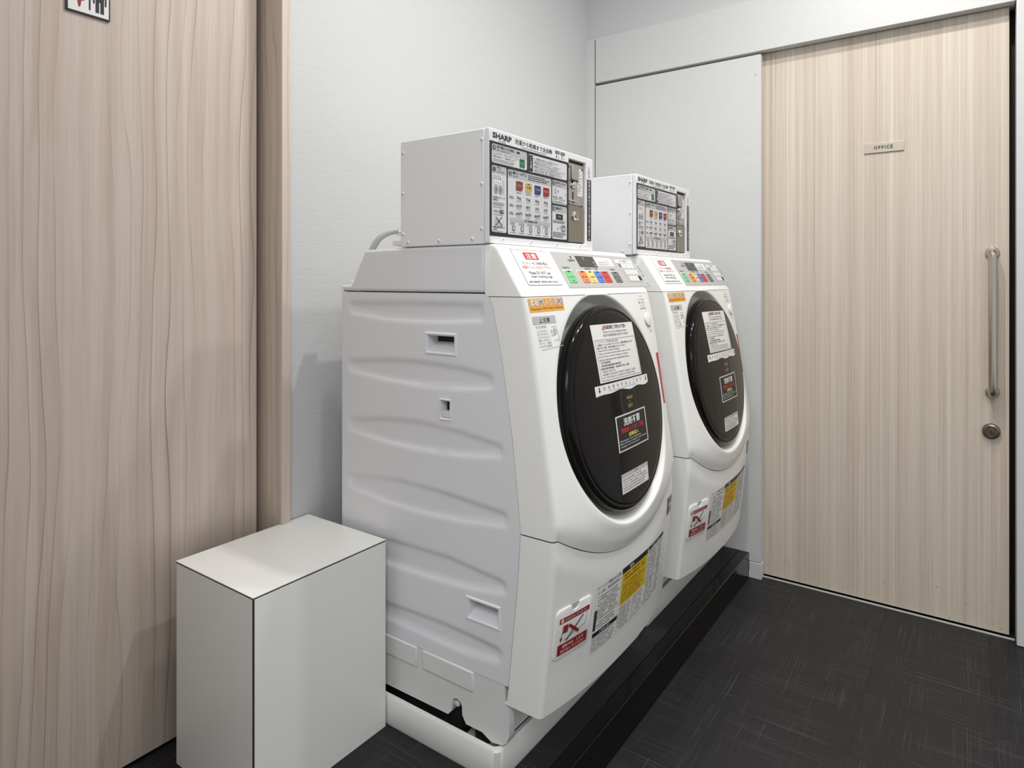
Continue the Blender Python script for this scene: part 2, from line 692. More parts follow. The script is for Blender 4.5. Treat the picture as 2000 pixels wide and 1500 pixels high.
def lay_tiles(x0, x1, y0, y1, z, ox, oy, parent):
    i0 = math.floor((x0 - ox) / T); i1 = math.ceil((x1 - ox) / T)
    j0 = math.floor((y0 - oy) / T); j1 = math.ceil((y1 - oy) / T)
    g = 0.0002
    for i in range(i0, i1):
        for j in range(j0, j1):
            a0, a1 = max(ox + i * T, x0) + g, min(ox + (i + 1) * T, x1) - g
            b0, b1 = max(oy + j * T, y0) + g, min(oy + (j + 1) * T, y1) - g
            if a1 - a0 < 0.01 or b1 - b0 < 0.01:
                continue
            c = ((a0 + a1) / 2, (b0 + b1) / 2, z)
            box('tile', (a0, b0, z - 0.003), (a1, b1, z), TILE, parent, origin=c)


lay_tiles(-0.5, 2.733, -1.3, 0.737, 0.0, 0.03, 0.737 - 3 * T + 0.12, floor)

raised = struct(box('floor_raised', (-3.6, 0.742, -0.06), (XE - 0.001, 1.70, ZR - 0.003), SUBFLOOR))
lay_tiles(-0.3, XE - 0.002, 0.779, YW + 0.068, ZR, 0.03, YW - 5 * T + 0.05, raised)
curb = struct(box('trim_1', (-3.6, 0.7372, -0.06), (XE - 0.001, 0.778, ZR), STONE, bev=0.002))

# back wall behind the washers, and what stands behind the toilet door
struct(box('wall_back', (1.064, YW, ZR - 0.002), (2.86, YW + 0.16, 3.05), WALLPAPER))
struct(box('wall_back.001', (-3.6, 1.60, ZR - 0.002), (1.064, 1.66, 3.05), DARK_GAP))
struct(box('shade_wall_left', (-0.06, 0.60, ZR), (0.06, 1.60, 3.05), WALLPAPER))  # unseen wall, added to keep light off the toilet door and box

# toilet door: leaf, frame, sign
door2 = struct(box('door_2', (0.065, 1.556, ZR + 0.006), (1.019, 1.592, 2.45), SWIRL, bev=0.0015))
frame = struct(box('trim_2', (1.036, YW - 0.016, ZR), (1.0635, 1.598, 3.05), SWIRL, bev=0.002))
s = box('restroom_sign', (0.571, 1.551, 1.769), (0.656, 1.556, 1.856), mat('sign_black_edge', rgb(30, 28, 27), 0.4), door2)
p = Print(3)
p.rect(0.003, 0.003, 0.082, 0.084, 'white', 1)
p.disc(0.024, 0.068, 0.0062, 'dred', 2).poly([(0.0195, 0.060), (0.0285, 0.060), (0.0335, 0.0275), (0.0145, 0.0275)], 'dred', 2)
p.poly([(0.0200, 0.0275), (0.0285, 0.0275), (0.0260, 0.0130), (0.0225, 0.0130)], 'dred', 2)
p.rect(0.0425, 0.0120, 0.0460, 0.075, 'black', 2)
c = 0.064
p.disc(c, 0.068, 0.0062, 'black', 2).rect(c - 0.0085, 0.034, c + 0.0085, 0.060, 'black', 2)
p.rect(c - 0.0085, 0.0105, c - 0.0012, 0.034, 'black', 2).rect(c + 0.0012, 0.0105, c + 0.0085, 0.034, 'black', 2)
p.rect(c - 0.0135, 0.029, c - 0.0100, 0.058, 'black', 2).rect(c + 0.0100, 0.029, c + 0.0135, 0.058, 'black', 2)
p.build('pictogram_face', s, plane_map((0.571, 1.551, 1.769), (1, 0, 0), (0, 0, 1), (0, -1, 0)))

# end wall: upper wallpaper, lintel, pocket panel, jamb, baseboard, backing
struct(box('wall_right', (2.714, -2.2, 2.327), (2.86, YW, 3.05), WALLPAPER))
struct(box('wall_right.001', (2.80, -2.2, 0.0), (2.86, YW, 2.327), DARK_GAP))
struct(box('trim_3', (XE, -0.115, 2.119), (2.797, 1.437, 2.327), PAINT, bev=0.0015))
struct(box('trim_4', (XE, 0.693, 0.066), (2.733, 1.437, 2.106), PAINT, bev=0.0015))
scr = lathe('screw', [(0.0035, 0), (0.0035, 0.0008), (0.002, 0.0014), (0.0005, 0.0016)], (XE, 0.712, 2.028), (-1, 0, 0), CHROME, bpy.data.objects['trim_4'], n=12)
struct(box('trim_5', (XE, 1.443, ZR), (2.79, YW, 2.327), PAINT, bev=0.001))
struct(box('trim_6', (XE - 0.006, -2.2, 0.002), (2.797, -0.117, 2.327), PAINT, bev=0.002))
struct(box('baseboard_right', (XE - 0.004, 0.69, 0.0), (2.733, 0.7365, 0.063), PAINT, bev=0.001))
struct(box('trim_7', (2.7335, -0.114, -0.003), (2.738, 0.69, 0.003), ALU))
struct(box('trim_8', (2.7385, -0.114, -0.02), (2.797, 0.69, -0.004), DARK_GAP))

door1 = struct(box('door_1', (XD, -0.100, 0.008), (XD + 0.036, 1.38, 2.117), STRAIGHT, bev=0.0012, origin=(XD, -0.1, 0.008)))
hy = -0.054
hx = XD - 0.056
handle = tube('door_handle', [(XD, hy, 1.292), (hx + 0.016, hy, 1.292), (hx + 0.004, hy, 1.288), (hx, hy, 1.274), (hx, hy, 1.16), (hx, hy, 0.95),
                              (hx, hy, 0.838), (hx + 0.004, hy, 0.824), (hx + 0.016, hy, 0.820), (XD, hy, 0.820)], 0.0128, STEEL, door1, n=24, res=5)
for z in (1.292, 0.820):
    lathe('rosette', [(0.0205, 0), (0.0205, 0.004), (0.018, 0.0065), (0.014, 0.007)], (XD, hy, z), (-1, 0, 0), STEEL, handle, n=32)
lock = lathe('lock_cylinder', [(0.026, 0), (0.026, 0.006), (0.0235, 0.012), (0.019, 0.0135), (0.0185, 0.011), (0.012, 0.011), (0.0118, 0.0135), (0.0005, 0.0138)],
             (XD, -0.051, 0.687), (-1, 0, 0), mat_brushed('lock_steel', rgb(140, 130, 116), 0.3, (40, 40, 40)), door1, n=40)
box('keyhole', (XD - 0.0145, -0.0525, 0.682), (XD - 0.0138, -0.0495, 0.692), DARK_GAP, lock)
sg = box('office_sign', (XD - 0.0035, 0.203, 1.671), (XD, 0.331, 1.706), SIGNBEIGE, door1, bev=0.0006)
p = Print(5)
for ch, u, w in (('O', .0375, .0115), ('F', .0500, .0068), ('F', .0600, .0068), ('I', .0685, .0022), ('C', .0775, .0100), ('E', .0890, .0072)):
    p.text(ch, u, 0.0120, 0.0125, 'black', 1, w=w, al='c', bold=0.03)
p.rect(0.0, -0.0012, 0.128, 0.0, 'charcoal', 0)
p.build('lettering', sg, plane_map((XD - 0.0035, 0.331, 1.671), (0, -1, 0), (0, 0, 1), (-1, 0, 0)))


# ================================================================== WHITE BOX
bx0, bx1, by0, by1, bz0, bz1 = 0.765, 1.127, 1.181, 1.481, ZR, 0.5595
wb = empty('box', ((bx0 + bx1) / 2, (by0 + by1) / 2, ZR), 'white laminate box with dark seams standing on the raised floor beside the wooden toilet door', 'box')
box('core', (bx0 + 0.0006, by0 + 0.0006, bz0), (bx1 - 0.0006, by1 - 0.0006, bz1 - 0.0006), CORE, wb)
e = 0.0034
box('top_panel', (bx0 - 0.0004, by0 - 0.0004, bz1 - 0.0008), (bx1 + 0.0004, by1, bz1 + 0.0008), LAMINATE, wb)
box('front_panel', (bx0 + e, by0 - 0.0006, bz0 + 0.001), (bx1 - 0.001, by0 + 0.0008, bz1 - 0.0042), LAMINATE, wb)
box('side_panel', (bx0 - 0.0006, by0 + e, bz0 + 0.001), (bx0 + 0.0008, by1 - e, bz1 - 0.0042), LAMINATE, wb)
box('side_panel', (bx1 - 0.0008, by0 + e, bz0 + 0.001), (bx1 + 0.0006, by1 - e, bz1 - 0.0042), LAMINATE, wb)

# ================================================================== DRIP PAN
PX0, PX1, PY0, PY1, PZ = 1.131, 1.886, 0.839, 1.462, 0.173


def make_pan():
    root = empty('drip_pan', ((PX0 + PX1) / 2, (PY0 + PY1) / 2, ZR), 'white plastic drip pan under the washer nearest the white box', 'drip pan', 'drip pans under the washers')
    def ring(ins, z, r=0.02):
        pts = []
        x0, x1, y0, y1 = PX0 + ins, PX1 - ins, PY0 + ins, PY1 - ins
        for cx, cy, a in ((x1 - r, y1 - r, 0), (x0 + r, y1 - r, 90), (x0 + r, y0 + r, 180), (x1 - r, y0 + r, 270)):
            for k in range(7):
                t = math.radians(a + 15 * k)
                pts.append((cx + r * math.cos(t), cy + r * math.sin(t), z))
        return pts
    rings = [ring(0.004, ZR, .02), ring(0.0, ZR + .01, .02), ring(0, PZ - .004, .02), ring(.003, PZ, .019), ring(.012, PZ, .015), ring(.015, PZ - .004, .014), ring(.018, ZR + .014, .012)]
    n = len(rings[0])
    vs = [p for r in rings for p in r]
    fs = [(k * n + i, k * n + (i + 1) % n, (k + 1) * n + (i + 1) % n, (k + 1) * n + i) for k in range(len(rings) - 1) for i in range(n)]
    fs.append(tuple(range(n))[::-1])
    fs.append(tuple((len(rings) - 1) * n + i for i in range(n)))
    mesh_obj('tray', vs, fs, PAN, root, smooth=40)
    for (x, y) in ((PX0 + .075, PY0 + .09), (PX1 - .085, PY0 + .09), (PX0 + .075, PY1 - .09), (PX1 - .085, PY1 - .09)):
        lathe('foot_seat', [(0.05, 0), (0.05, 0.012), (0.046, 0.018), (0.038, 0.018)], (x, y, ZR + 0.0135), (0, 0, 1), PAN, root, n=32)
    return root


pan = make_pan()
PITCH = 0.783

# ================================================================== WASHING MACHINE
X0, X1 = 1.15, 1.805
XC, HW = (X0 + X1) / 2, (X1 - X0) / 2
YR = 1.37
RC = 0.013                                        # rounding of the front's vertical edges
PROF = [(1.30, .871), (1.164, .785), (1.12, .7745), (1.077, .766), (1.025, .757), (.977, .749), (.92, .740), (.869, .7325), (.802, .722), (.739, .712), (.69, .705), (.652, .702),
        (.613, .7065), (.57, .711), (.548, .7135), (.482, .719), (.416, .726), (.349, .734), (.293, .740), (.273, .743), (.2, .752)]
SEAM_Y = [(1.30, .890), (1.171, .890), (1.168, .879), (1.14, .868), (1.028, .843), (.858, .815), (.744, .802), (.658, .793), (.579, .798), (.5, .805), (.408, .815), (.314, .825), (.25, .833)]


def interp(tab, z):
    if z >= tab[0][0]:
        return tab[0][1]
    for (a, ya), (b, yb) in zip(tab, tab[1:]):
        if a >= z >= b:
            t = (a - z) / (a - b)
            return ya + (yb - ya) * t
    return tab[-1][1]


def sm(t):
    t = min(1, max(0, t))
    return t * t * (3 - 2 * t)


def smooth_prof(z):
    return sum(interp(PROF, z + d) for d in (-.02, -.01, 0, .01, .02)) / 5 if z < 1.13 else interp(PROF, z)


def bulge(z):
    return 0.034 * sm((1.16 - z) / 0.42) if z > 0.55 else 0.034 - 0.004 * sm((0.55 - z) / 0.28)


def zseam(x):
    return 0.557 + 0.097 * min(1.0, abs(x - XC) / (HW - 0.012)) ** 2


def Fr(x, z):
    u = max(-1, min(1, (x - XC) / (HW - RC)))
    return smooth_prof(z) - 0.002 - bulge(z) * (1 - abs(u) ** 2.3)


def Fup(x, z):                                    # upper front, with the rolled lip above the seam
    return Fr(x, z) + 0.006 * sm(1 - (z - zseam(x)) / 0.026) * (1 if z < 0.8 else 0)


def Flow(x, z):
    return Fr(x, z) + 0.006 * sm(1 - (zseam(x) - z) / 0.060)


def front_map(x, z, h, f=Fr):
    d = 0.004
    y = f(x, z)
    n = V(1, (f(x + d, z) - f(x - d, z)) / (2 * d), 0).cross(V(0, (f(x, z + d) - f(x, z - d)) / (2 * d), 1)).normalized()
    if n.y > 0:
        n = -n
    return V(x, y, z) + n * h


ORG = (XC, 1.10, ZR + 0.0135)
wm = empty('washing_machine', ORG, 'white front-loading washer dryer nearest the white box', 'washing machine', 'coin-operated washer dryers')
XF0, XF1 = X0 + RC, X1 - RC
DZC, DR = 0.89, 0.252                             # door centre height and radius
TILT = math.radians(9.2)
DN = V(0, -math.cos(TILT), math.sin(TILT))
DV = V(0, math.sin(TILT), math.cos(TILT))
DC = V(XC, 0.712, DZC)


def side_strip(zs, f, left, vs, fs, ks=7):
    """rounded vertical edge and flat flank back to the side seam, appended to vs/fs"""
    k0 = len(vs)
    xe, sgn, xs = (XF0, -1, X0) if left else (XF1, 1, X1)
    for z in zs:
        y = f(xe, z)
        for k in range(ks):
            t = PI / 2 * k / (ks - 1)
            vs.append((xe + sgn * RC * math.sin(t), y + RC * (1 - math.cos(t)), z))
        vs.append((xs, interp(SEAM_Y, z) - 0.0008, z))
        vs.append((xs - sgn * 0.006, interp(SEAM_Y, z) - 0.0008, z))
    m = ks + 2
    for i in range(len(zs) - 1):
        for k in range(m - 1):
            fs.append((k0 + i * m + k, k0 + i * m + k + 1, k0 + (i + 1) * m + k + 1, k0 + (i + 1) * m + k))


def make_front_panel():
    zt = 1.1625
    zb = zseam(XF0) + 0.001
    side = [zb + (zt - zb) * i / 44 for i in range(45)]
    xs = [XF0 + (XF1 - XF0) * i / 56 for i in range(57)]
    bnd = [(XF0, z) for z in side[::-1]] + [(x, zseam(x) + 0.001) for x in xs[1:-1]] + [(XF1, z) for z in side] + [(x, zt) for x in xs[::-1][1:-1]]
    n = len(bnd)
    depth = [(0.2775, 0), (0.2745, 0.0008), (0.2715, 0.004), (0.2675, 0.013), (0.263, 0.025), (0.2595, 0.035), (0.2555, 0.043), (0.249, 0.047), (0.20, 0.047)]
    vs, fs = [], []
    S = (0, .12, .3, .5, .7, .88)
    for s in S:
        for x, z in bnd:
            d = math.hypot(x - XC, z - DZC)
            cx, cz = XC + (x - XC) / d * 0.280, DZC + (z - DZC) / d * 0.280
            q = (x + (cx - x) * s, z + (cz - z) * s)
            vs.append((q[0], Fup(*q), q[1]))
    for r, dp in depth:
        for x, z in bnd:
            d = math.hypot(x - XC, z - DZC)
            q = (XC + (x - XC) / d * r, DZC + (z - DZC) / d * r)
            vs.append((q[0], Fup(*q) + dp, q[1]))
    R = len(S) + len(depth)
    for k in range(R - 1):
        for i in range(n):
            j = (i + 1) % n
            fs.append((k * n + i, k * n + j, (k + 1) * n + j, (k + 1) * n + i))
    # the sheet turns in along the seams
    k0 = len(vs)
    edge = [i for i in range(n) if bnd[i][1] > zt - 1e-6 or bnd[i][1] <= zseam(bnd[i][0]) + 0.0012]
    for i in range(n):
        x, z = bnd[i]
        vs.append((x, Fup(x, z) + 0.02, z))
    for i in range(n):
        j = (i + 1) % n
        if i in edge and j in edge:
            fs.append((i, j, k0 + j, k0 + i))
    side_strip(side, Fup, True, vs, fs)
    side_strip(side, Fup, False, vs, fs)
    return open_obj('front_panel', vs, fs, PLASTIC, wm, smooth=50, merge=0.00005)


def make_lower_panel():
    NX, NZ = 60, 34
    vs, fs = [], []
    z0 = 0.273
    for j in range(NZ + 1):
        for i in range(NX + 1):
            x = XF0 + (XF1 - XF0) * i / NX
            z = z0 + (zseam(x) - 0.0012 - z0) * j / NZ
            vs.append((x, Flow(x, z), z))
    m = NX + 1
    for j in range(NZ):
        for i in range(NX):
            fs.append((j * m + i, j * m + i + 1, (j + 1) * m + i + 1, (j + 1) * m + i))
    zs = [z0 + (zseam(XF0) - 0.0012 - z0) * j / NZ for j in range(NZ + 1)]
    side_strip(zs, Flow, True, vs, fs)
    side_strip(zs, Flow, False, vs, fs)
    # underside and the turned-in upper edge
    for row, zz, yy in ((0, z0 + 0.002, 0.836), (NZ, None, None)):
        k0 = len(vs)
        for i in range(m):
            x, y, z = vs[row * m + i]
            vs.append((x, yy if yy else y + 0.02, zz if zz else z))
        for i in range(NX):
            fs.append((row * m + i, row * m + i + 1, k0 + i + 1, k0 + i))
    # underside wedges out to the flanks
    for left in (True, False):
        xe, sgn, xs = (XF0, -1, X0) if left else (XF1, 1, X1)
        y = Flow(xe, z0)
        k0 = len(vs)
        arc = [(xe + sgn * RC * math.sin(PI / 2 * k / 6), y + RC * (1 - math.cos(PI / 2 * k / 6)), z0) for k in range(7)]
        vs.extend(arc + [(xs, 0.836, z0 + 0.002), (xe, 0.836, z0 + 0.002)])
        fs.append(tuple(k0 + i for i in range(9)))
    o = open_obj('lower_panel', vs, fs, PLASTIC, wm, smooth=50, merge=0.00005)
    return o


front_panel = make_front_panel()
lower_panel = make_lower_panel()

# ---- control housing (sloped fascia) and top cover
zt0 = 1.164
CT = V(0, 0.068, 0.107).normalized()               # up the fascia
CN = V(0, -CT.z, CT.y)
ytop = 0.785 + (1.2715 - zt0) * 0.6355


def make_control_housing():
    a = (0.7830, zt0)
    b = (ytop - 0.004, 1.2690)
    prof = [a]
    for k in range(6):                             # rounded crown
        t = k / 5
        prof.append((b[0] + 0.017 * t, b[1] + 0.0115 * (1 - (1 - t) ** 2)))
    prof += [(0.8892, 1.2805), (0.8892, zt0)]
    n = len(prof)
    path = []                                      # (x, inset towards the back)
    for k in range(7):
        t = PI / 2 * k / 6
        path.append((X0 + RC * (1 - math.sin(PI / 2 - t)) if False else X0 + RC * (1 - math.cos(t)), RC * (1 - math.sin(t))))
    path += [(x, 0.0) for x in (X0 + .1, XC, X1 - .1)]
    path += [(X0 + X1 - x, i) for x, i in path[:7][::-1]]
    vs = []
    for x, ins in path:
        for i, (y, z) in enumerate(prof):
            yy = y + ins if i < n - 2 else y
            vs.append((x, min(yy, 0.8892), z - (ins * 0.25 if 1 <= i < n - 1 else 0)))
    fs = [tuple(range(n)), tuple(range(len(vs) - n, len(vs)))]
    for k in range(len(path) - 1):
        for i in range(n):
            j = (i + 1) % n
            fs.append((k * n + i, k * n + j, (k + 1) * n + j, (k + 1) * n + i))
    return mesh_obj('control_housing', vs, fs, PLASTIC, wm, smooth=38)


housing = make_control_housing()
prism_x('top_cover', [(0.8905, 1.1715), (0.8905, 1.2805), (1.10, 1.2805), (1.283, 1.2775), (1.336, 1.188), (YR, 1.187), (YR, 1.1715)], X0, X1, PLASTIC_SIDE, wm, bev=0.007, seg=3)
box('hinge_lug', (X0 + 0.012, YR - 0.03, 1.187), (X0 + 0.03, YR - 0.018, 1.199), PLASTIC, wm, bev=0.002)
box('rear_lug', (X0 + 0.006, YR, 1.165), (X0 + 0.05, YR + 0.012, 1.186), PLASTIC, wm, bev=0.002)

# ---- embossed side panels
RIBS = [
    ([(.894, 1.146), (1.091, 1.146), (1.339, 1.142)], [(.894, 1.108), (.989, 1.101), (1.091, 1.098), (1.202, 1.100), (1.339, 1.114)]),
    ([(.868, .988), (.957, .999), (1.091, 1.005), (1.202, 1.002), (1.343, .989)], [(.868, .959), (.957, .948), (1.091, .944), (1.202, .948), (1.343, .961)]),
    ([(.840, .836), (.957, .851), (1.091, .859), (1.202, .853), (1.343, .834)], [(.840, .810), (.957, .795), (1.091, .789), (1.202, .791), (1.343, .805)]),
    ([(.828, .690), (1.022, .704), (1.164, .706), (1.343, .686)], [(.828, .661), (.957, .645), (1.091, .638), (1.202, .640), (1.343, .655)]),
    ([(.831, .539), (.995, .555), (1.18, .552), (1.343, .536)], [(.831, .512), (.929, .498), (1.051, .490), (1.187, .487), (1.343, .505)]),
    ([(.845, .388), (.929, .393), (1.022, .396), (1.343, .386)], [(.845, .356), (.929, .348), (1.022, .346), (1.343, .356)]),
]


def cinterp(tab, y):
    if y <= tab[0][0]:
        return tab[0][1]
    for (a, za), (b, zb) in zip(tab, tab[1:]):
        if a <= y <= b:
            return za + (zb - za) * (y - a) / (b - a)
    return tab[-1][1]


def emboss(y, z):
    d = 0.0
    for tp, bt in RIBS:
        ya, yb = tp[0][0], tp[-1][0]
        if y < ya - .005 or y > yb + .005:
            continue
        zt, zb = cinterp(tp, y) + .004, cinterp(bt, y) - .004
        if z < zb or z > zt:
            continue
        d = max(d, sm((zt - z) / .013) * sm((z - zb) / .019) * sm((y - ya + .005) / .018) * sm((yb - y + .005) / .018))
    return d


GRIPS = [(.977, 1.065, 1.0285, 1.071), (.851, .938, .433, .476)]
SLOT = (.991, 1.022, .8745, .919)


def make_side(left):
    xs, sg = (X0, 1) if left else (X1, -1)
    zb, zt = 0.3135, 1.1690
    holes = GRIPS + [SLOT]
    zl = sorted(set([round(zb + (zt - zb) * i / 142, 5) for i in range(143)] + [h[2] for h in holes] + [h[3] for h in holes]))
    zl = [z for i, z in enumerate(zl) if i == 0 or z - zl[i - 1] > .0012 or any(abs(z - h[k]) < 1e-6 for h in holes for k in (2, 3))]
    yl0 = sorted(set([round(.784 + (YR - .784) * i / 96, 5) for i in range(97)] + [h[0] for h in holes] + [h[1] for h in holes]))
    vs, fs = [], []
    m = len(yl0)
    for z in zl:
        ys = interp(SEAM_Y, z) + 0.0006
        if z > 1.155:
            ys += 0.012 * (1 - math.sqrt(max(0, 1 - ((z - 1.155) / .014) ** 2)))
        for k, y in enumerate(yl0):
            # the front edge follows the seam, columns in front of it collapse on to it
            yy = max(y, ys)
            vs.append((xs + sg * 0.0055 * emboss(yy, z), yy, z))
    def inhole(y, z):
        return any(h[0] - 1e-6 <= y <= h[1] + 1e-6 and h[2] - 1e-6 <= z <= h[3] + 1e-6 for h in holes)
    for j in range(len(zl) - 1):
        for i in range(m - 1):
            q = [(yl0[i], zl[j]), (yl0[i + 1], zl[j]), (yl0[i + 1], zl[j + 1]), (yl0[i], zl[j + 1])]
            if all(inhole(*c) for c in q):
                continue
            fs.append((j * m + i, j * m + i + 1, (j + 1) * m + i + 1, (j + 1) * m + i))
    # turned-in edges
    def fold(ids, off):
        k0 = len(vs)
        for i in ids:
            x, y, z = vs[i]
            vs.append((xs + sg * 0.012, y + off[0], z + off[1]))
        for a in range(len(ids) - 1):
            fs.append((ids[a], ids[a + 1], k0 + a + 1, k0 + a))
    fold([j * m for j in range(len(zl))], (0, 0))
    fold([j * m + m - 1 for j in range(len(zl))], (0, 0))
    fold([i for i in range(m)], (0, 0))
    fold([(len(zl) - 1) * m + i for i in range(m)], (0, 0))
    o = open_obj('side_panel', vs, fs, PLASTIC_SIDE, wm, smooth=60, merge=0.00004)
    # recessed grips and the small latch slot
    def pocket(name, y0, y1, z0, z1, dep, floor_m, lip, parent, slope=0.0):
        pv, pf = [], []
        def rect(ins, x, dz=0.0):
            k = len(pv)
            pv.extend([(x, y0 + ins, z0 + ins + dz), (x, y1 - ins, z0 + ins + dz), (x, y1 - ins, z1 - ins), (x, y0 + ins, z1 - ins)])
            return k
        r = [rect(-lip, xs), rect(-lip * .55, xs - sg * .003), rect(0.0, xs - sg * .0028), rect(0.0028, xs + sg * .0015), rect(0.004, xs + sg * dep, slope)]
        for a, b in zip(r, r[1:]):
            for i in range(4):
                j = (i + 1) % 4
                pf.append((a + i, a + j, b + j, b + i))
        pf.append(tuple(r[-1] + i for i in range(4)))
        return mesh_obj(name, pv, pf, [floor_m, DARK_GAP], parent, midx=[0] * (len(pf) - 1) + [1], smooth=30)  # back face coloured dark in place of the shade inside the opening
    for g in GRIPS:
        pocket('hand_grip', g[0] - .0, g[1] + .0, g[2], g[3], .036, PLASTIC_SIDE, .006, o, slope=0.019)
    y0, y1, z0, z1 = SLOT
    pk = pocket('latch_slot', y0, y1, z0, z1, .02, PLASTIC_BASE, .003, o)
    box('latch_tab', (min(xs + sg * .002, xs + sg * .016), y0 + .005, z0 + .004), (max(xs + sg * .002, xs + sg * .016), y1 - .005, z0 + .019), PLASTIC_BASE, o, bev=.001)
    return o


make_side(True)
make_side(False)
box('back_panel', (X0 + .004, YR - .012, .19), (X1 - .004, YR - .002, 1.170), PLASTIC_SIDE, wm)
# inner carcass that closes the view through the joints
multi('carcass', [((X0 + .04, .87, .26), (X1 - .04, YR - .014, 1.16))], DARK_GAP, wm)

# ---- base with raised tabs, arch and legs
BP = [(YR, .3125), (.836, .3125), (.836, .2745), (.826, .262), (.824, .205), (.832, .186), (.842, .178), (.872, .172), (.886, .178), (.899, .184), (.946, .184), (.957, .200), (.958, .219)]
for k in range(7):
    t = PI * k / 6
    BP.append((.973 - .0145 * math.cos(t), .219 + .013 * math.sin(t)))
BP += [(.988, .200), (1.000, .186), (1.30, .182), (1.345, .172), (YR, .176)]
for xa, xb in ((X0 + .002, X0 + .022), (X1 - .022, X1 - .002)):
    b = prism_x('base', BP, xa, xb, PLASTIC_BASE, wm)
    bevel(b, .004, 2, 50)
    xo = (xa - .005, xa + .004) if xa < XC else (xb - .004, xb + .005)
    for (ya, yb, za) in ((.922, 1.079, .266), (1.096, 1.28, .263)):
        box('base_tab', (xo[0], ya, za), (xo[1], yb, .3125), PLASTIC_BASE, wm, bev=.004, seg=3)
prism_x('base_front', [(.842, .185), (.838, .265), (.838, .2725), (.86, .2725), (.86, .185)], X0 + .022, X1 - .022, PLASTIC_BASE, wm, bev=.003)
box('underside_shade_block', (X0 + .032, .985, .122), (X1 - .032, 1.345, .262), RUBBER, wm)  # dark block added to stand in for deep shade between base and pan
lathe('drain_hook', [(.0045, 0), (.0045, .012), (.0075, .014), (.0075, .018), (.003, .020)], (X0 + .03, .981, .213), (-1, 0, 0), PLASTIC_BASE, wm, n=16)
for (x, y) in ((PX0 + .075, PY0 + .09), (PX1 - .085, PY0 + .09), (PX0 + .075, PY1 - .09), (PX1 - .085, PY1 - .09)):
    y = min(y, YR - .05)
    lathe('foot', [(.024, 0), (.026, .004), (.026, .018), (.016, .022), (.014, .075)], (x, y, ZR + .0135 + .018), (0, 0, 1), RUBBER, wm, n=24)

# ---- door
dome = lambda r: 0.012 * (1 - min(1.0, r / 0.235) ** 2)
prof = [(0.002, dome(0))] + [(r, dome(r)) for r in (.03, .06, .09, .12, .15, .18, .205, .225, .233)]
prof += [(.2355, -.0012), (.238, -.0002), (.2435, -.0014), (.2485, -.0048), (.2515, -.010), (.252, -.014), (.2515, -.020)]
door = lathe('door', prof, DC, DN, SMOKED, wm, n=128, smooth=50)
lathe('door_rim', [(.2500, -.0205), (.2528, -.022), (.2525, -.029), (.2475, -.039), (.240, -.045), (.21, -.047), (.21, -.022)], DC, DN, GASKET, door, n=128, smooth=35)


def door_map(u, v, h):
    return DC + V(1, 0, 0) * u + DV * v + DN * (dome(math.hypot(u, v)) + h)


def rot_map(mp, a, cx=0, cy=0):
    c, s_ = math.cos(a), math.sin(a)
    return lambda u, v, h: mp(cx + (u - cx) * c - (v - cy) * s_, cy + (u - cx) * s_ + (v - cy) * c, h)


# notice
p = Print(11)
p.rect(-.112, .064, .120, .203, 'paper', 1, .02)
p.text('洗濯乾燥機ご利用のお客様へ', .014, .1895, .0105, 'black', 2, w=.128, al='c', bold=.012)
p.poly([(-.061, .1885), (-.052, .2005), (-.047, .1885)], 'borange', 2)
p.text('Notice to use the washing and dryer', .010, .1795, .0066, 'black', 2, w=.132, al='c')
p.text('洗衣干衣机使用须知 세탁건조기 이용안내', .010, .1715, .0066, 'black', 2, w=.138, al='c')
p.frame(-.105, .068, .115, .1655, .0009, 'black', 2)
L = [('・ランドリーご利用の際は注意', .112, 0), ('・洗濯ネットに入れないでください。故障の原因になります', .198, .012), ('　破れやすい物、毛布は洗濯しないでください', .150, .012),
     ('・Please DO NOT use mesh washing bags.', .112, 0), ('・Please set the items inside the machine as they are. Do not', .176, 0), ('  close the door until the washing is complete', .154, 0), ('  and don’t leave items in the machine after the use.', .158, 0),
     ('・不使用洗衣网', .052, .014), ('・请不要洗涤易破损的衣物和毛毯', .106, .012), ('　如果发现衣物破损，本店概不负责，谢谢', .150, .012),
     ('・세탁망 사용 금지', .068, 0), ('・세탁물이 파손되어도 책임지지 않습니다 그대로', .184, 0), ('  두고 가지 마십시오. 감사합니다 이용해 주세요', .176, 0)]
for k, (s_, w, b) in enumerate(L):
    p.text(s_, -.100, .1575 - k * .0071, .0052, 'black', 2, w=w, bold=b)
p.build('notice_label', door, rot_map(door_map, math.radians(-.8)))
# wavy strip
p = Print(12)
pts = [(-.140, .060), (-.140, .0355)]
for k in range(17):
    t = k / 16
    pts.append((-.140 + .296 * t, .0375 + .0026 * math.sin(t * 19) * (0.4 + t) - .0015 * math.cos(t * 9)))
pts += [(.156, .060)]
top = [(-.140 + .296 * k / 16, .060) for k in range(17)]
bot = pts[2:19]
for k in range(16):
    p.poly([bot[k], bot[k + 1], top[k + 1], top[k]], 'paper', 1)
for k, ch in enumerate('お洗濯ものはここまで'):
    p.text(ch, -.098 + k * .0225, .0475, .0085, 'black', 2, w=.0085, al='c')
p.text('The maximum capacity of washing', -.004, .0415, .0036, 'grey', 2, w=.150, al='c')
for x in (-.121, .142):
    p.rect(x - .002, .049, x + .002, .0565, 'black', 2).poly([(x - .005, .049), (x + .005, .049), (x, .0425)], 'black', 2)
p.build('loading_strip', door, rot_map(door_map, math.radians(-.5)))
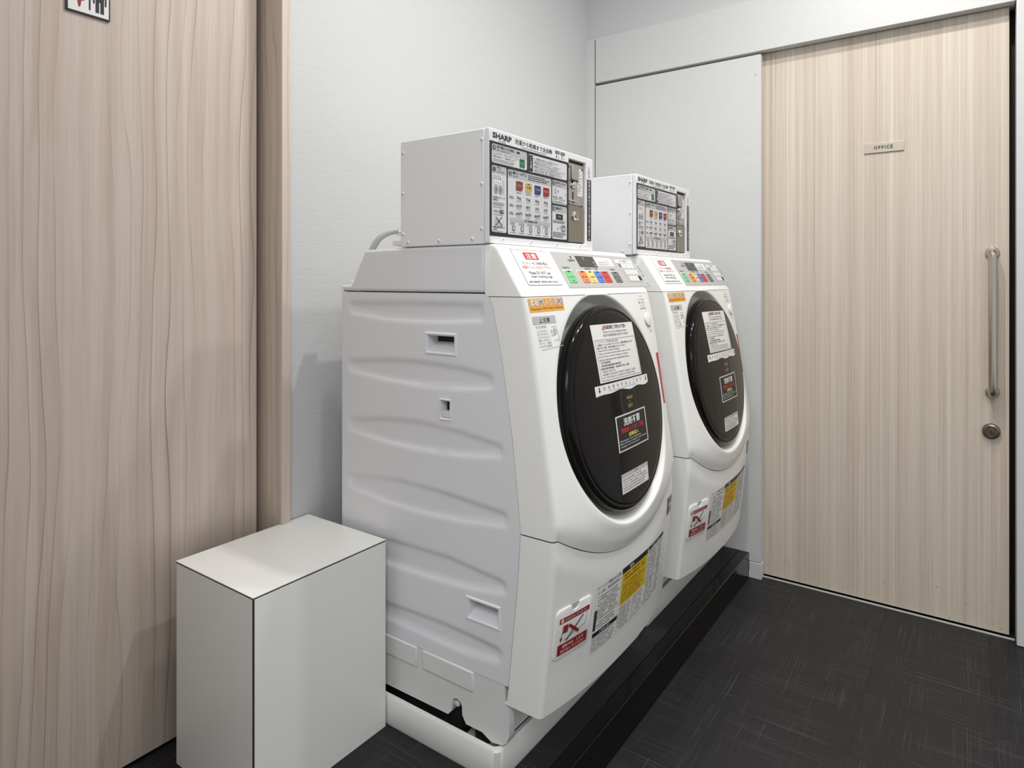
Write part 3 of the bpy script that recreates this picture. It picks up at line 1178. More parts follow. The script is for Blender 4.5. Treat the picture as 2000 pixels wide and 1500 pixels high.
# handle recess with WASH & DRY
gr = Print(13)
gr.rrect(-.028, -.020, .062, .034, .008, 'black', 0)
gr.text('WASH', .022, .0105, .0085, 'khaki', 1, w=.034, al='c')
gr.text('&', .022, .0025, .0055, 'khaki', 1, al='c')
gr.text('DRY', .022, -.0095, .0085, 'khaki', 1, w=.027, al='c')
gr.build('grip_panel', door, door_map)
gr = Print(16)
gr.rect(-.0725, -.222, -.0705, -.104, 'black', 0, .01)
gr.build('door_seam', door, door_map)
# detergent label
p = Print(14)
p.rect(-.068, -.106, .105, -.0205, 'paper', 1, .02).rect(-.063, -.1025, .100, -.024, 'black', 2, .02)
p.text('洗剤不要', .018, -.049, .0195, 'white', 3, w=.094, al='c', bold=.02)
p.text('柔軟剤入り液体洗剤', .018, -.0645, .0125, 'red', 3, w=.128, al='c', bold=.02)
p.text('自動投入', .020, -.0775, .0105, 'lime', 3, w=.055, al='c', bold=.02)
for k, s_ in enumerate(('Detergent is not necessary.', 'Fabric softener & liquid is automatically', 'charged, not from above.')):
    p.text(s_, -.058, -.0845 - k * .0065, .0050, 'white', 3, w=(.118, .150, .108)[k])
for k in range(34):
    x = -.066 + k * .005
    for y in (-.0225, -.1043):
        p.line(x, y - .001, x + .002, y + .001, .0008, 'grey', 2)
p.build('detergent_label', door, door_map)
p = Print(15)
p.rect(-.068, -.203, .084, -.157, 'paper', 1, .02).rect(-.068, -.166, .084, -.157, 'lgrey', 2, .02)
p.text('ご注意', .010, -.1642, .0058, 'grey', 3, al='c')
p.glyphs(-.062, -.200, .080, -.168, 5, 'grey', 3, .3)
p.build('caution_label', door, door_map)

# ---- fascia: caution notice, grey control face, buttons
fas = V(X0, 0.783, zt0)
fas_map = lambda u, v, h: fas + V(1, 0, 0) * u + CT * v + CN * h
p = Print(21)
p.rrect(.039, .028, .183, .1255, .007, 'black', 1, (1, 0, 1, 0)).rrect(.0402, .0292, .1818, .1243, .0062, 'white', 2, (1, 0, 1, 0))
p.rect(.082, .098, .139, .118, 'red', 3)
p.text('注意', .1105, .1005, .015, 'white', 4, w=.044, al='c', bold=.015)
p.text('ランドリーをご利用の際は', .111, .0835, .0085, 'black', 3, w=.105, al='c', bold=.012)
p.text('洗濯ネットに入れないで下さい', .113, .0725, .0085, 'red', 3, w=.122, al='c', bold=.012)
p.text('Please DO NOT use', .112, .0575, .0085, 'black', 3, w=.088, al='c', bold=.012)
p.text('mesh washing bags.', .113, .0465, .0085, 'black', 3, w=.092, al='c', bold=.012)
p.text('请勿使用洗衣网  세탁망을 사용하지 마십시오', .110, .0345, .0055, 'black', 3, w=.122, al='c', bold=.02)
p.build('caution_notice', housing, fas_map)

cp = box('control_face', (0, 0, 0), (1, 1, 1), GREYPANEL, housing)
cp.data.clear_geometry()
cv = [fas_map(u, v, h) - world_origin(housing) for h in (-.001, .0012) for u, v in ((.208, .020), (.668, .019), (.668, .1235), (.208, .1255))]
cp.data.from_pydata([tuple(v) for v in cv], [], BOXF)
p = Print(22)
H = 5
p.rect(.319, .0815, .417, .1165, 'charcoal', H).rect(.355, .1035, .363, .112, 'lgrey', H + 1).rect(.3565, .1035, .3615, .1105, 'charcoal', H + 2)
p.rect(.403, .094, .408, .100, 'lgrey', H + 1).rect(.404, .085, .409, .090, 'lgrey', H + 1)
p.text('洗濯乾燥コース選択', .372, .0735, .0062, 'black', H, w=.074, al='c')
p.text('途中停止', .497, .0735, .0055, 'black', H, w=.030, al='c', bold=.02)
p.rrect(.421, .0875, .521, .1145, .003, 'white', H)
p.text('クリーンフィルター', .470, .1035, .0062, 'black', H + 1, w=.068, al='c')
p.glyphs(.428, .0885, .514, .1015, 2, 'grey', H + 1)
p.rect(.542, .1005, .654, .1115, 'white', H)
p.text('残り時間表示', .598, .1035, .0058, 'black', H + 1, w=.054, al='c')
p.build('face_print', cp, fas_map)
p = Print(24)
p.rect(.556, .086, .563, .0975, 'black', H)
for r in range(3):
    for k in range(4):
        u = .572 + k * .0205 + r * .0035
        v = .084 - r * .0215
        if r == 2 and k == 3:
            p.rect(u, v, u + .018, v + .0155, 'black', H)
        else:
            p.rect(u, v, u + .0165, v + .0145, 'white', H)
            p.text('789456123'[(r * 3 + k) % 9], u + .008, v + .0042, .0065, 'grey', H + 1, al='c')
p.path([(.558, .080), (.560, .036), (.654, .036)], .0008, 'grey', H)
p.build('keypad', cp, fas_map)
p = Print(25)
p.rect(.293, .108, .299, .115, 'black', H)
p.text('空席中', .291, .097, .0085, 'black', H, w=.034, al='c', bold=.01)
p.build('status_print', cp, fas_map)
p = Print(26)
p.text('洗濯槽洗浄', .243, .0755, .0055, 'black', H, w=.036, al='c')
p.build('course_caption', cp, fas_map)
p = Print(23)
p.rect(.681, .017, .687, .120, 'white', 1)
for k in range(40):
    if p.r.random() > .25:
        p.rect(.6815, .018 + k * .00255, .6865, .0198 + k * .00255, 'black', 2)
p.build('serial_strip', housing, fas_map)


def button(u0, u1, ink, lines, col='black'):
    q = Print(30)
    q.rect(u0 - .003, .0305, u1 + .003, .0715, 'white', 5)
    q.build('button_surround', cp, fas_map)
    cu = [fas_map(u, v, h) for h in (.0015, .0034) for u, v in ((u0, .033), (u1, .033), (u1, .069), (u0, .069))]
    b_ = mesh_obj('course_button', [tuple(c) for c in cu], BOXF, INK[ink], cp)
    bevel(b_, .0008, 2)
    q = Print(31)
    c = (u0 + u1) / 2
    q.rect(c - .007, .0635, c + .007, .0675, 'black', 13)
    q.text(lines[0], c, .0465, .0062, col, 13, w=(u1 - u0) * .8, al='c', bold=.015)
    q.text(lines[1], c, .0365, .005, col, 13, w=(u1 - u0) * .34, al='c')
    q.build('button_print', cp, fas_map)


button(.222, .262, 'green', ('しみとり', '強'))
button(.291, .3275, 'borange', ('標準乾燥', '120'))
button(.3325, .3685, 'byellow', ('少量乾燥', '80'))
button(.3735, .4095, 'blue', ('洗濯', '35'), 'navy')
button(.4145, .4530, 'bred', ('乾燥', '30'), 'maroon')
button(.4760, .5160, 'bgrey', ('ドア', '開'), 'black')

# ---- upper front labels, power button
fm = lambda x, z, h: front_map(x, z, h, Fup)
p = Print(41)
p.rect(1.160, 1.1305, 1.304, 1.1600, 'orange', 1, .02)
p.text('柔軟剤入り洗剤', 1.232, 1.1425, .0165, 'white', 3, w=.134, al='c', bold=.012)
p.text('柔軟剤入り洗剤', 1.2335, 1.1420, .0165, 'grey', 2, w=.137, al='c', bold=.03)
p.text('Detergent With Fabric Softener', 1.233, 1.1335, .0062, 'brown', 2, w=.134, al='c', bold=.01)
p.build('softener_label', front_panel, rot_map(fm, math.radians(.6), 1.232, 1.145))
p = Print(42)
p.rect(1.163, 1.1035, 1.256, 1.1205, 'lgrey', 1, .02)
p.text('注意', 1.217, 1.1065, .0105, 'black', 2, w=.028, al='c', bold=.01)
p.poly([(1.189, 1.1065), (1.195, 1.1165), (1.201, 1.1065)], 'black', 2).poly([(1.1915, 1.108), (1.195, 1.114), (1.1985, 1.108)], 'lgrey', 3)
p.text('子どもを中に', 1.170, 1.0945, .0062, 'black', 2, w=.044)
for k, s_ in enumerate(('入らせない', 'のぞかせない', 'ふたの上に', '乗らせない', 'やけど・感電', 'けがの原因')):
    p.text(s_, 1.171 + k * .001, 1.0865 - k * .0066, .0047, 'grey', 2, w=.046)
p.path([(1.232, 1.096), (1.252, 1.096), (1.257, 1.066), (1.236, 1.066)], .0008, 'grey', 2)
p.disc(1.243, 1.085, .008, 'lgrey', 2).path([(1.224, 1.084), (1.231, 1.09), (1.228, 1.076), (1.238, 1.077)], .0009, 'grey', 3)
p.path([(1.180, 1.0485), (1.268, 1.0525)], .0012, 'lgrey', 2)
p.build('child_warning_label', front_panel, fm)
p = Print(43)
p.text('排水', 1.738, 1.151, .0055, 'grey', 2, w=.010, al='c')
p.text('フィルター掃除', 1.733, 1.1415, .0052, 'grey', 2, w=.042, al='c')
p.text('毎回　お手入れ', 1.735, 1.1325, .0058, 'black', 2, w=.040, al='c')
p.text('してください', 1.738, 1.1245, .0050, 'grey', 2, w=.036, al='c')
p.rrect(1.720, 1.1175, 1.760, 1.1215, .0015, 'lgrey', 2)
p.build('power_print', front_panel, fm)
p = Print(45)
p.text('切・入', 1.7655, 1.0510, .0062, 'black', 2, w=.020, al='c')
p.build('switch_print', front_panel, fm)
pc = fm(1.7535, 1.0880, 0)
pn = (fm(1.7535, 1.0880, .01) - pc).normalized()
pb = lathe('power_button', [(.021, -.004), (.021, .002), (.0195, .0045), (.012, .006), (.0005, .0065)], pc, pn, PLASTIC, front_panel, n=40)
lathe('button_ring', [(.0235, -.004), (.0235, .0006), (.0215, .0007), (.0212, -.004)], pc, pn, INK['lgrey'], front_panel, n=40)
p = Print(44)
p.rect(1.7725, .846, 1.7912, .990, 'red', 1, .01)
for k in range(15):
    p.rect(1.7805, .852 + k * .009, 1.7865, .858 + k * .009, 'bred', 2)
    p.rect(1.782, .853 + k * .009, 1.785, .8545 + k * .009, 'white', 3)
p.build('red_strip_label', front_panel, lambda u, v, h: fm(u - .004 * (v - .846) / .144 * 0, v, h))

# ---- lower front: lint filter cover, instruction label, rating plate
lm = lambda x, z, h: front_map(x, z, h, Flow)
fx0, fx1, fz0, fz1 = XC - .3105, XC - .192, .392, .502


def filter_outline(ins):
    pts = []
    x0, x1, z0, z1, r = fx0 + ins, fx1 - ins, fz0 + ins, fz1 - ins, .014 - ins
    for cx, cz, a in ((x1 - r, z1 - r, 0), (x0 + r, z1 - r, 90), (x0 + r, z0 + r, 180), (x1 - r, z0 + r, 270)):
        if a == 90:                                # thumb notch in the upper edge
            c = (fx0 + fx1) / 2
            for k in range(11):
                t = PI * k / 10
                pts.append((c + (.0135 + ins) * math.cos(t), z1 - (.0135 + ins) * math.sin(t) + ins * 0))
        for k in range(6):
            t = math.radians(a + 18 * k)
            pts.append((cx + r * math.cos(t), cz + r * math.sin(t)))
    return pts


o1, o2 = filter_outline(0.0), filter_outline(0.0018)
n = len(o1)
vs = [lm(x, z, 0.0002) for x, z in o1] + [lm(x, z, 0.0026) for x, z in o1] + [lm(x, z, 0.0034) for x, z in o2]
fs = [(k * n + i, k * n + (i + 1) % n, (k + 1) * n + (i + 1) % n, (k + 1) * n + i) for k in range(2) for i in range(n)]
fs.append(tuple(2 * n + i for i in range(n)))
fc = mesh_obj('filter_cover', vs, fs, PLASTIC, lower_panel, smooth=30)
q = Print(50)
c = (fx0 + fx1) / 2
q.poly([(c + .0135 * math.cos(PI + PI * k / 14), fz1 + .0135 * math.sin(PI + PI * k / 14)) for k in range(15)], 'lgrey', 1)
q.build('thumb_recess', lower_panel, lm)
p = Print(51)
a0, a1 = fx0 + .0105, fx1 - .011
p.rect(a0, .4720, a1, .4830, 'dred', 1, .02)
p.rect(a0, .4020, a1, .4255, 'dred', 1, .02)
p.disc(a0 + .008, .4775, .0044, 'white', 2).rect(a0 + .0072, .4755, a0 + .0088, .4795, 'dred', 3)
p.text('さわらないでください', a0 + .0155, .4742, .0066, 'white', 2, w=.074)
p.text('運転中は、ふたを', (a0 + a1) / 2, .4150, .0072, 'white', 2, w=.070, al='c')
p.text('あけないでください', (a0 + a1) / 2, .4050, .0072, 'white', 2, w=.078, al='c')
p.line(a0 + .030, .4620, a0 + .064, .4360, .0065, 'dred', 3)
p.line(a0 + .076, .4685, a0 + .024, .4300, .0030, 'black', 4)
p.rrect(a0 + .012, .4480, a0 + .028, .4650, .003, 'maroon', 2).poly([(a0 + .004, .440), (a0 + .012, .440), (a0 + .008, .430)], 'dred', 2)
p.path([(a0 + .008, .440), (a0 + .012, .452)], .0015, 'black', 2)
p.path([(a0 + .016, .432), (a0 + .086, .445), (a0 + .088, .450), (a0 + .091, .470)], .001, 'grey', 2)
p.build('filter_warning', fc, lambda x, z, h: lm(x, z, h + .0034))

p = Print(52)
lx0, lx1 = XC - .176, XC + .226
for i in range(20):                                # label body, four-sided with a sloping right end
    xa, xb = lx0 + (lx1 - lx0) * i / 20, lx0 + (lx1 - lx0) * (i + 1) / 20
    for j in range(6):
        za, zb_ = .347 + .163 * j / 6, .347 + .163 * (j + 1) / 6
        p.poly([(xa, za), (xb, za), (xb, zb_), (xa, zb_)], 'paper', 1)
yx0, yx1 = XC - .058, XC + .092
p.rect(yx0, .496, yx1, .5095, 'navy', 2, .02).rect(yx0, .416, yx1, .496, 'yellow', 2, .02)
p.text('警告', yx0 + .05, .4985, .0085, 'white', 3, w=.024, al='c')
p.glyphs(yx0 + .010, .474, yx1 - .006, .493, 2, 'black', 3, .1)
p.glyphs(yx0 + .006, .420, yx1 - .006, .470, 8, 'brown', 3, .3)
p.rect(yx1 + .004, .500, lx1, .5095, 'black', 2, .02)
p.text('お願いと注意', yx1 + .06, .5018, .006, 'white', 3, w=.06, al='c')
p.glyphs(yx1 + .006, .350, lx1 - .052, .498, 21, 'black', 2, .2)
p.glyphs(lx1 - .048, .352, lx1 - .004, .497, 21, 'black', 2, .3)
p.line(lx1 - .050, .352, lx1 - .050, .497, .0006, 'grey', 2)
p.text('クーリング運転中の注意', lx0 + .058, .499, .0078, 'black', 2, w=.104, al='c')
p.text('⚠注意　換気用排気口', lx0 + .058, .487, .0078, 'black', 2, w=.104, al='c')
p.glyphs(lx0 + .012, .424, yx0 - .006, .483, 9, 'black', 2, .2)
p.rect(lx0 + .001, .404, lx0 + .012, .452, 'charcoal', 2, .02)
p.glyphs(lx0 + .014, .402, yx0 - .006, .422, 3, 'black', 2, .2)
p.rect(lx0 + .002, .388, yx0 - .005, .3985, 'black', 2, .02)
p.text('ご使用の際は', lx0 + .055, .3905, .0056, 'white', 3, w=.05, al='c')
p.glyphs(lx0 + .004, .350, yx0 - .008, .386, 6, 'black', 2, .2)
p.glyphs(yx0, .350, yx0 + .070, .412, 9, 'black', 2, .2)
p.glyphs(yx0 + .078, .350, yx1 - .002, .412, 9, 'grey', 2, .2)
for x in (yx0 - .003, yx0 + .074, yx1 + .002):
    p.line(x, .350, x, .412 if x < yx1 else .498, .0006, 'grey', 2)
p.build('instruction_label', lower_panel, lm)
p = Print(53)
rx = XC + .2555
p.rect(rx, .541, rx + .052, .588, 'charcoal', 1, .02).rect(rx + .007, .562, rx + .046, .570, 'white', 2, .02)
p.glyphs(rx + .005, .573, rx + .047, .586, 2, 'lgrey', 2).glyphs(rx + .005, .544, rx + .047, .560, 3, 'lgrey', 2)
p.build('rating_plate', lower_panel, lambda x, z, h: lm(x, z, h + .0012))

# ---- supply hose behind the top cover
hose = tube('supply_hose', [(1.205, 1.345, 1.195), (1.203, 1.322, 1.262), (1.210, 1.303, 1.302), (1.222, 1.285, 1.322), (1.240, 1.268, 1.331), (1.252, 1.257, 1.330)], .0085, HOSE, wm, n=16)
tube('hose_clamp', [(1.250, 1.259, 1.330), (1.258, 1.250, 1.326)], .0105, CHROME, hose, n=20, res=1)
tube('hose_elbow', [(1.257, 1.251, 1.3265), (1.267, 1.240, 1.320), (1.271, 1.235, 1.305), (1.271, 1.235, 1.268)], .0095, PLASTIC, hose, n=18)

# ================================================================== COIN BOX
KX0, KX1, KY0, KY1, KZ0, KZ1 = 1.148, 1.629, 0.8755, 1.151, 1.2825, 1.540
cb = empty('coin_box', ((KX0 + KX1) / 2, 1.01, 1.2815), 'white metal coin box on top of the washer nearest the white box', 'coin box', 'coin boxes on the washers')
box('casing', (KX0, .8905, 1.2808), (KX1, KY1, KZ1), COINPAINT, cb, bev=.002)
# front shell with an opening for the coin mechanism
mx0, mx1, mz0, mz1 = KX0 + .3480, KX0 + .4405, KZ0 + .0165, KZ0 + .2405
fx = [KX0, mx0, mx1, KX1]
fz = [KZ0, mz0, mz1, KZ1]
vs = [(x, y, z) for y in (KY0, .8897) for z in fz for x in fx]
fs = []
for k in range(2):
    for j in range(3):
        for i in range(3):
            if (i, j) != (1, 1):
                fs.append(tuple(k * 16 + t for t in (j * 4 + i, j * 4 + i + 1, (j + 1) * 4 + i + 1, (j + 1) * 4 + i)))
def wall(a, b):
    fs.append((a, b, b + 16, a + 16))
for a, b in ((0, 1), (1, 2), (2, 3), (3, 7), (7, 11), (11, 15), (15, 14), (14, 13), (13, 12), (12, 8), (8, 4), (4, 0), (5, 6), (6, 10), (10, 9), (9, 5)):
    wall(a, b)
shell = mesh_obj('front_shell', vs, fs, COINPAINT, cb)
bevel(shell, .0022, 2)


def screw(pos, axis, parent):
    s_ = lathe('screw', [(.0042, 0), (.0042, .0006), (.0036, .0018), (.002, .0025), (.0003, .0026)], pos, axis, COINPAINT, parent, n=14)
    lathe('screw_recess', [(.0013, .0022), (.0013, .0029), (.0002, .0029)], pos, axis, INK['charcoal'], s_, n=8)


cas = [o for o in cb.children if o.name.startswith('casing')][0]
for (y, z) in ((.889 + .0085, 1.515), (.889 + .0085, 1.415), (.889 + .0085, 1.315), (1.142, 1.511), (1.142, 1.412), (1.142, 1.312), (1.125, 1.2915), (1.024, 1.2920), (.924, 1.2925)):
    screw((KX0, y, z), (-1, 0, 0), cas)
for x in (KX0 + .048, KX0 + .165, KX0 + .285, KX0 + .405):
    screw((x, KY0, 1.2925), (0, -1, 0), shell)
box('mounting_bracket', (KX0 + .012, KY1, 1.2865), (KX0 + .05, KY1 + .040, 1.2985), COINPAINT, cb, bev=.001)

# instruction sheet
sheet = Print(61)
p = sheet
p.rect(0, .0165, .3455, .229, 'navy', 1, .5)
for (a, b, c, d) in ((.008, .181, .148, .2235), (.155, .180, .336, .2225), (.008, .0255, .064, .175), (.069, .0235, .258, .174), (.263, .114, .336, .1735), (.263, .0235, .336, .1090)):
    p.rrect(a, b, c, d, .005, 'panelgrey', 2)
for (a, c, t_, b) in ((.008, .148, .2235, .207), (.008, .064, .175, .158), (.069, .258, .174, .156), (.263, .336, .1735, .158), (.263, .336, .109, .093)):
    p.rrect(a, b, c, t_, .005, 'lgrey', 3, (1, 1, 0, 0))


def step(nm, x, y):
    p.disc(x, y, .0058, 'black', 4)
    p.text(nm, x, y - .0038, .0076, 'white', 5, al='c', bold=.02)


step('0', .0165, .2155); step('1', .0165, .1665); step('2', .0785, .1650); step('3', .2705, .1660); step('4', .2705, .1010)
p.text('洗濯物を入れる前に', .026, .2145, .0072, 'black', 4, w=.070, bold=.02)
p.text('Before putting in laundry', .026, .2090, .0038, 'black', 4, w=.052)
p.rrect(.104, .2150, .117, .2195, .0015, 'black', 4)
p.text('これらを行うか、下記にしたがってください', .0125, .2000, .0046, 'black', 4, w=.100)
p.text('運転を選んで、洗濯物を入れて', .0125, .1935, .0046, 'black', 4, w=.088)
p.greek(.0125, .1835, .108, .1915, 2, 'grey', 4, .35, .003, .008)
p.rect(.1165, .1845, .1385, .2045, 'dgreen', 4).rect(.123, .2005, .130, .203, 'black', 5).text('しみとり', .1275, .192, .005, 'lgrey', 5, w=.016, al='c')
p.rrect(.1555, .1815, .173, .2205, .003, 'black', 4, (0, 1, 1, 0))
p.column('ご注意', .1645, .2175, .0100, .0085, 'white', 5, .01)
for k, w in enumerate((.112, .122, .144, .132)):
    yy = .2130 - k * .0098
    p.disc(.178, yy + .0018, .0013, 'black', 4)
    p.text(('一度運転を始めると変更できません', '貴重品はお持ちになり、お忘れなく', '運転終了後はすみやかに洗濯物を取り出して下さい', '機械内に物を置く事故、盗難は責任を負いません')[k], .181, yy, .0043, 'black', 4, w=w)
    p.greek(.181, yy - .0036, .181 + w * .9, yy - .0014, 1, 'grey', 4, .5, .003, .01)
p.text('準備', .0265, .1665, .0072, 'black', 4, w=.016, bold=.02)
p.greek(.0265, .1605, .060, .1645, 1, 'grey', 4, .5, .003, .009)
p.rrect(.012, .1385, .048, .1530, .003, 'white', 3).path([(.013, .141), (.013, .152), (.038, .152), (.047, .144)], .0008, 'grey', 4)
for k in range(4):
    p.path([(.016 + .007 * k, .149), (.020 + .007 * k, .149), (.017 + .007 * k, .145), (.021 + .007 * k, .144)], .001, 'black', 5)
for x in (.0235, .0410):
    p.disc(x, .1220, .0078, 'grey', 3, .0105).disc(x, .1220, .0064, 'lgrey', 4, .0088).disc(x, .1220, .0030, 'grey', 5, .0060)
p.path([(.052, .112), (.053, .140), (.047, .144)], .0008, 'grey', 4)
p.text('洗濯物を入れて、ドア', .0125, .1015, .0046, 'black', 4, w=.046, bold=.02)
p.text('を閉める', .0125, .0960, .0046, 'black', 4, w=.018, bold=.02)
p.greek(.0125, .0850, .058, .0935, 3, 'grey', 4, .4, .003, .01)
p.greek(.0125, .0808, .058, .0830, 1, 'grey', 4, .5, .01, .02)
p.text('洗剤投入は', .0145, .0700, .0052, 'black', 4, w=.022, bold=.01)
p.rrect(.038, .0685, .052, .0770, .0015, 'black', 4).text('不要', .045, .0705, .0048, 'white', 5, w=.010, al='c')
p.greek(.0145, .0640, .055, .0665, 1, 'grey', 4, .5)
p.rrect(.018, .0425, .034, .0560, .003, 'lgrey', 4).disc(.043, .0490, .0085, 'lgrey', 4, .0100).disc(.043, .0490, .0060, 'panelgrey', 5, .0075)
p.line(.021, .0605, .047, .0410, .0020, 'black', 6).line(.045, .0610, .022, .0405, .0022, 'dred', 6)
p.text('洗剤は自動で投入さ', .0125, .0350, .0045, 'black', 4, w=.044, bold=.02)
p.text('れます', .0125, .0300, .0045, 'black', 4, w=.016, bold=.02)
p.greek(.0125, .0250 + .0015, .056, .0290, 1, 'grey', 4, .4)
p.text('運転コースを選ぶ', .0875, .1645, .0072, 'black', 4, w=.058, bold=.02)
p.greek(.0875, .1585, .116, .1625, 1, 'grey', 4, .5)
p.greek(.153, .1580, .252, .1715, 3, 'black', 4, .4, .004, .015)
for k, (ink, l1, a, b, c) in enumerate((('brown', '洗濯乾燥', '3kg', '120分', '600円'), ('khaki', '少量', '1kg', '80分', '500円'), ('dblue', '洗濯', '6kg', '35分', '400円'), ('maroon', '乾燥', '3kg', '10分', '100円'))):
    x = .1015 + k * .0395
    y = .1505 - k * .0005
    p.rect(x, y - .0225, x + .0285, y, ink, 4)
    p.rect(x + .009, y - .003, x + .018, y - .001, 'black', 5)
    p.text(l1, x + .013, y - .0125, .0055, 'khaki' if k != 1 else 'black', 5, w=.020, al='c')
    p.poly([(x + .0285, y - .0175), (x + .0285, y - .0225), (x + .0215, y - .0225)], 'panelgrey', 5)
    p.greek(x + .002, .1215, x + .025, .1250, 1, 'grey', 4, .5, .004, .01)
    for yy, t_ in ((.1065, a), (.0880, b), (.0695, c)):
        p.text(t_, x + .012, yy, .0085, 'black', 4, w=.0175 if len(t_) < 4 else .0255, al='c', bold=.012)
        p.greek(x + .002, yy - .0036, x + .024, yy - .0014, 1, 'grey', 4, .5, .003, .008)
        p.rect(x - .003, yy - .0062, x + .027, yy - .0058, 'lgrey', 3)
for yy in (.1065, .0880, .0695):
    p.greek(.0755, yy, .0935, yy + .007, 2, 'black', 4, .45, .003, .007)
for k in range(3):
    p.rect(.1335 + k * .0395, .068, .1338 + k * .0395, .126, 'lgrey', 3)
p.rect(.0755, .0548, .2515, .0625, 'lgrey', 4).text('洗濯物容量の目安', .165, .0565, .0045, 'black', 5, w=.056, al='c', bold=.02)
for k in range(5):
    x = .0775 + k * .0358
    p.greek(x, .0465, x + .026, .0530, 2, 'grey', 4, .4, .003, .008)
    p.rrect(x + .008, .0320, x + .021, .0455, .004, 'grey', 4).rrect(x + .010, .0345, x + .018, .0435, .003, 'lgrey', 5)
    p.greek(x, .0265, x + .027, .0295, 1, 'grey', 4, .5, .003, .008)
    if k:
        p.rect(x - .0035, .028, x - .0031, .053, 'lgrey', 3)
p.text('お金を入れる', .2785, .1650, .0068, 'black', 4, w=.050, bold=.02)
p.greek(.2785, .1595, .318, .1630, 1, 'grey', 4, .5)
p.disc(.2780, .1470, .0075, 'lgrey', 4, .0085).path([(.290, .150), (.2945, .1465), (.290, .143)], .0016, 'black', 4)
p.poly([(.3275, .1405), (.3315, .1405), (.3295, .1445)], 'black', 4)
p.text('投入口に、お金を', .2665, .1290, .0050, 'black', 4, w=.046, bold=.02)
p.text('入れてください', .2665, .1235, .0050, 'black', 4, w=.062, bold=.01)
p.greek(.2665, .1155, .331, .1215, 2, 'grey', 4, .4)
p.text('運転終了', .2795, .0990, .0070, 'black', 4, w=.034, bold=.02)
p.rect(.2810, .0740, .3150, .0880, 'black', 4).text('END', .298, .0785, .0055, 'lgrey', 5, al='c')
p.greek(.2665, .0640, .331, .0720, 2, 'black', 4, .4)
p.rrect(.3080, .0440, .328, .0600, .002, 'grey', 4).rect(.3110, .0470, .325, .0540, 'lgrey', 5)
for q_ in ((.290, .0475), (.302, .0520)):
    p.poly([(q_[0] - .002, q_[1]), (q_[0] + .002, q_[1]), (q_[0], q_[1] + .006)], 'black', 4)
p.greek(.2665, .0270, .331, .0420, 4, 'black', 4, .4, .003, .012)
p.text('SHARP', .0110, .2365, .0130, 'black', 1, w=.0740, bold=.035)
p.text('CX-4060L', .048, .2305, .0046, 'grey', 1, w=.030, al='c')
p.text('洗濯から乾燥まで全自動', .0985, .2370, .0122, 'black', 1, w=.1640, bold=.010)
p.greek(.125, .2318, .235, .2342, 1, 'grey', 1, .6, .004, .01, .02)
for x, t_, k_ in ((.279, '洗濯', '6'), (.306, '乾燥', '3')):
    p.rrect(x, .2435, x + .0205, .2510, .0015, 'black', 1).text(t_, x + .0102, .2450, .0048, 'white', 2, w=.014, al='c')
    p.text(k_, x + .006, .2325, .0092, 'black', 1, al='c', bold=.012).text('kg', x + .0155, .2320, .0052, 'black', 1, al='c')
p.rect(.3025, .2325, .3031, .2515, 'grey', 1)
# right-hand vertical notice
p.disc(.4585, .2185, .0065, 'lgrey', 1, .009).text('不可', .4585, .2010, .0075, 'grey', 1, w=.013, al='c').greek(.452, .2295, .466, .2315, 1, 'grey', 1, .6, .003, .005)
p.rect(.4475, .0270, .4705, .1975, 'black', 1)
p.column('乾燥はお断りでの使用はできません', .459, .1960, .0105, .0092, 'white', 2, .012)
p.build('instruction_sheet', shell, plane_map((KX0, KY0, KZ0), (1, 0, 0), (0, 0, 1), (0, -1, 0)))

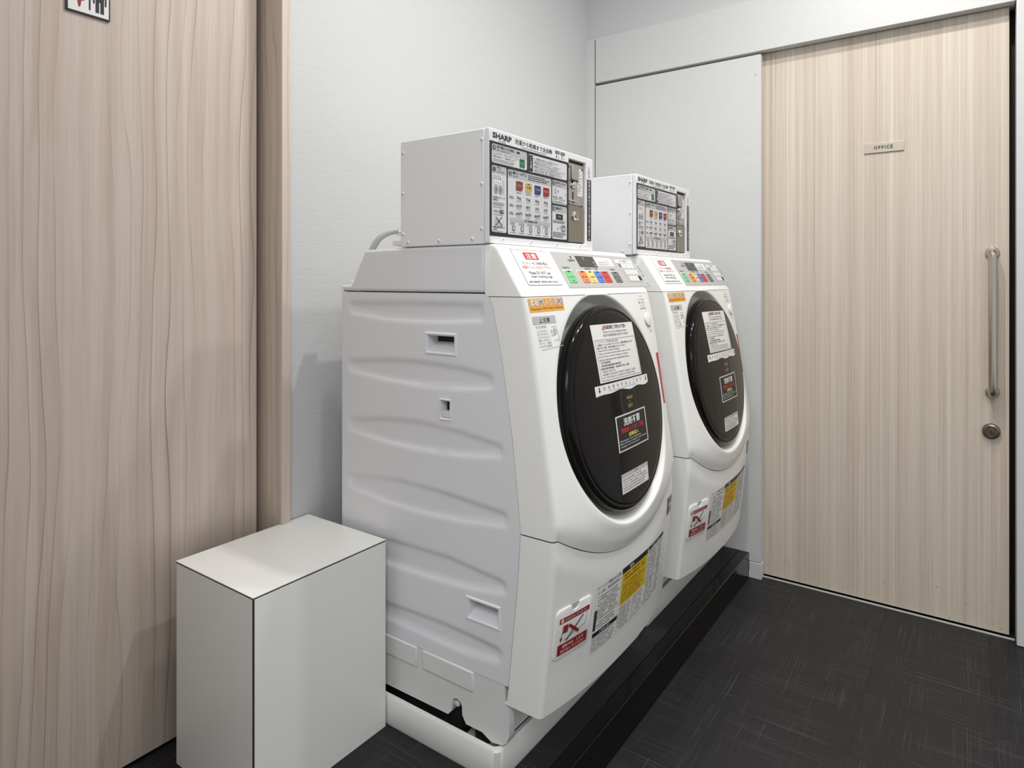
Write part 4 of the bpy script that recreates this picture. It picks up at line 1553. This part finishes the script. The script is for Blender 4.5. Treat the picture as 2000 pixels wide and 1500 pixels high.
# coin mechanism
mb = .0032
box('mechanism_frame', (mx0 + .0003, .8860, mz0 + .0003), (mx1 - .0003, .8895, mz1 - .0003), INK['black'], cb)
zs_ = KZ0 + .1195
cpz = box('coin_plate', (mx0 + mb, .8815, zs_ + .001), (mx1 - mb, .8862, mz1 - .008), COIN_STEEL, cb, bev=.0006)
dpz = box('cash_door', (mx0 + mb, .8795, mz0 + .004), (mx1 - mb, .8862, zs_ - .0008), CASH_STEEL, cb, bev=.0008)
box('validator', (mx0 + .022, .8765, zs_ + .068), (mx0 + .056, .8812, zs_ + .108), COIN_STEEL, cpz, bev=.0015)
box('validator_lip', (mx0 + .018, .8765, zs_ + .0645), (mx0 + .054, .8812, zs_ + .0670), INK['charcoal'], cpz)
lathe('return_button', [(.0105, 0), (.0105, .003), (.009, .006), (.005, .0075), (.0003, .008)], (mx0 + .033, .8815, zs_ + .0545), (0, -1, 0), CHROME, cpz, n=28)
box('coin_slot', (mx0 + .0295, .8806, zs_ + .006), (mx0 + .0335, .8817, zs_ + .036), INK['black'], cpz)
box('return_lever', (mx0 + .010, .8760, zs_ + .0095), (mx0 + .052, .8812, zs_ + .0135), CHROME, cpz, bev=.001)
for (dx, dz) in ((.009, .106), (.082, .106), (.009, .006), (.080, .005)):
    lathe('plate_screw', [(.0035, 0), (.0035, .0012), (.0005, .0016)], (mx0 + dx, .8815, zs_ + dz - .004), (0, -1, 0), INK['charcoal'], cpz, n=12)
q = Print(62)
q.rrect(.0545, .0275, .0840, .1020, .002, 'paper', 1).disc(.0695, .0900, .0080, 'lgrey', 2).disc(.0695, .0900, .0052, 'paper', 3)
q.text('硬貨投入', .0692, .0735, .0048, 'grey', 2, w=.022, al='c').glyphs(.0575, .0330, .0815, .0700, 6, 'grey', 2, .4)
q.build('coin_sticker', cpz, plane_map((mx0, .8815, zs_), (1, 0, 0), (0, 0, 1), (0, -1, 0)))
lk = lathe('cash_lock', [(.0130, 0), (.0130, .003), (.0115, .006), (.0100, .0062), (.0098, .004), (.0075, .004), (.0073, .007), (.0003, .0072)], (mx0 + .040, .8795, zs_ - .029), (0, -1, 0), CHROME, dpz, n=32)
box('keyhole', (mx0 + .0385, .8720, zs_ - .0335), (mx0 + .0415, .8724, zs_ - .0245), INK['black'], lk)

# ================================================================== THE SECOND WASHER, PAN AND COIN BOX
wm2 = copy_tree(wm)
wm2.location.x += PITCH
wm2['label'] = 'white front-loading washer dryer in the corner next to the end wall'
pan2 = copy_tree(pan)
pan2.location.x += PITCH + .003
pan2['label'] = 'white plastic drip pan under the washer in the corner by the end wall'
cb2 = copy_tree(cb)
cb2.location.x += 0.773
cb2['label'] = 'white metal coin box on top of the washer in the corner by the end wall'
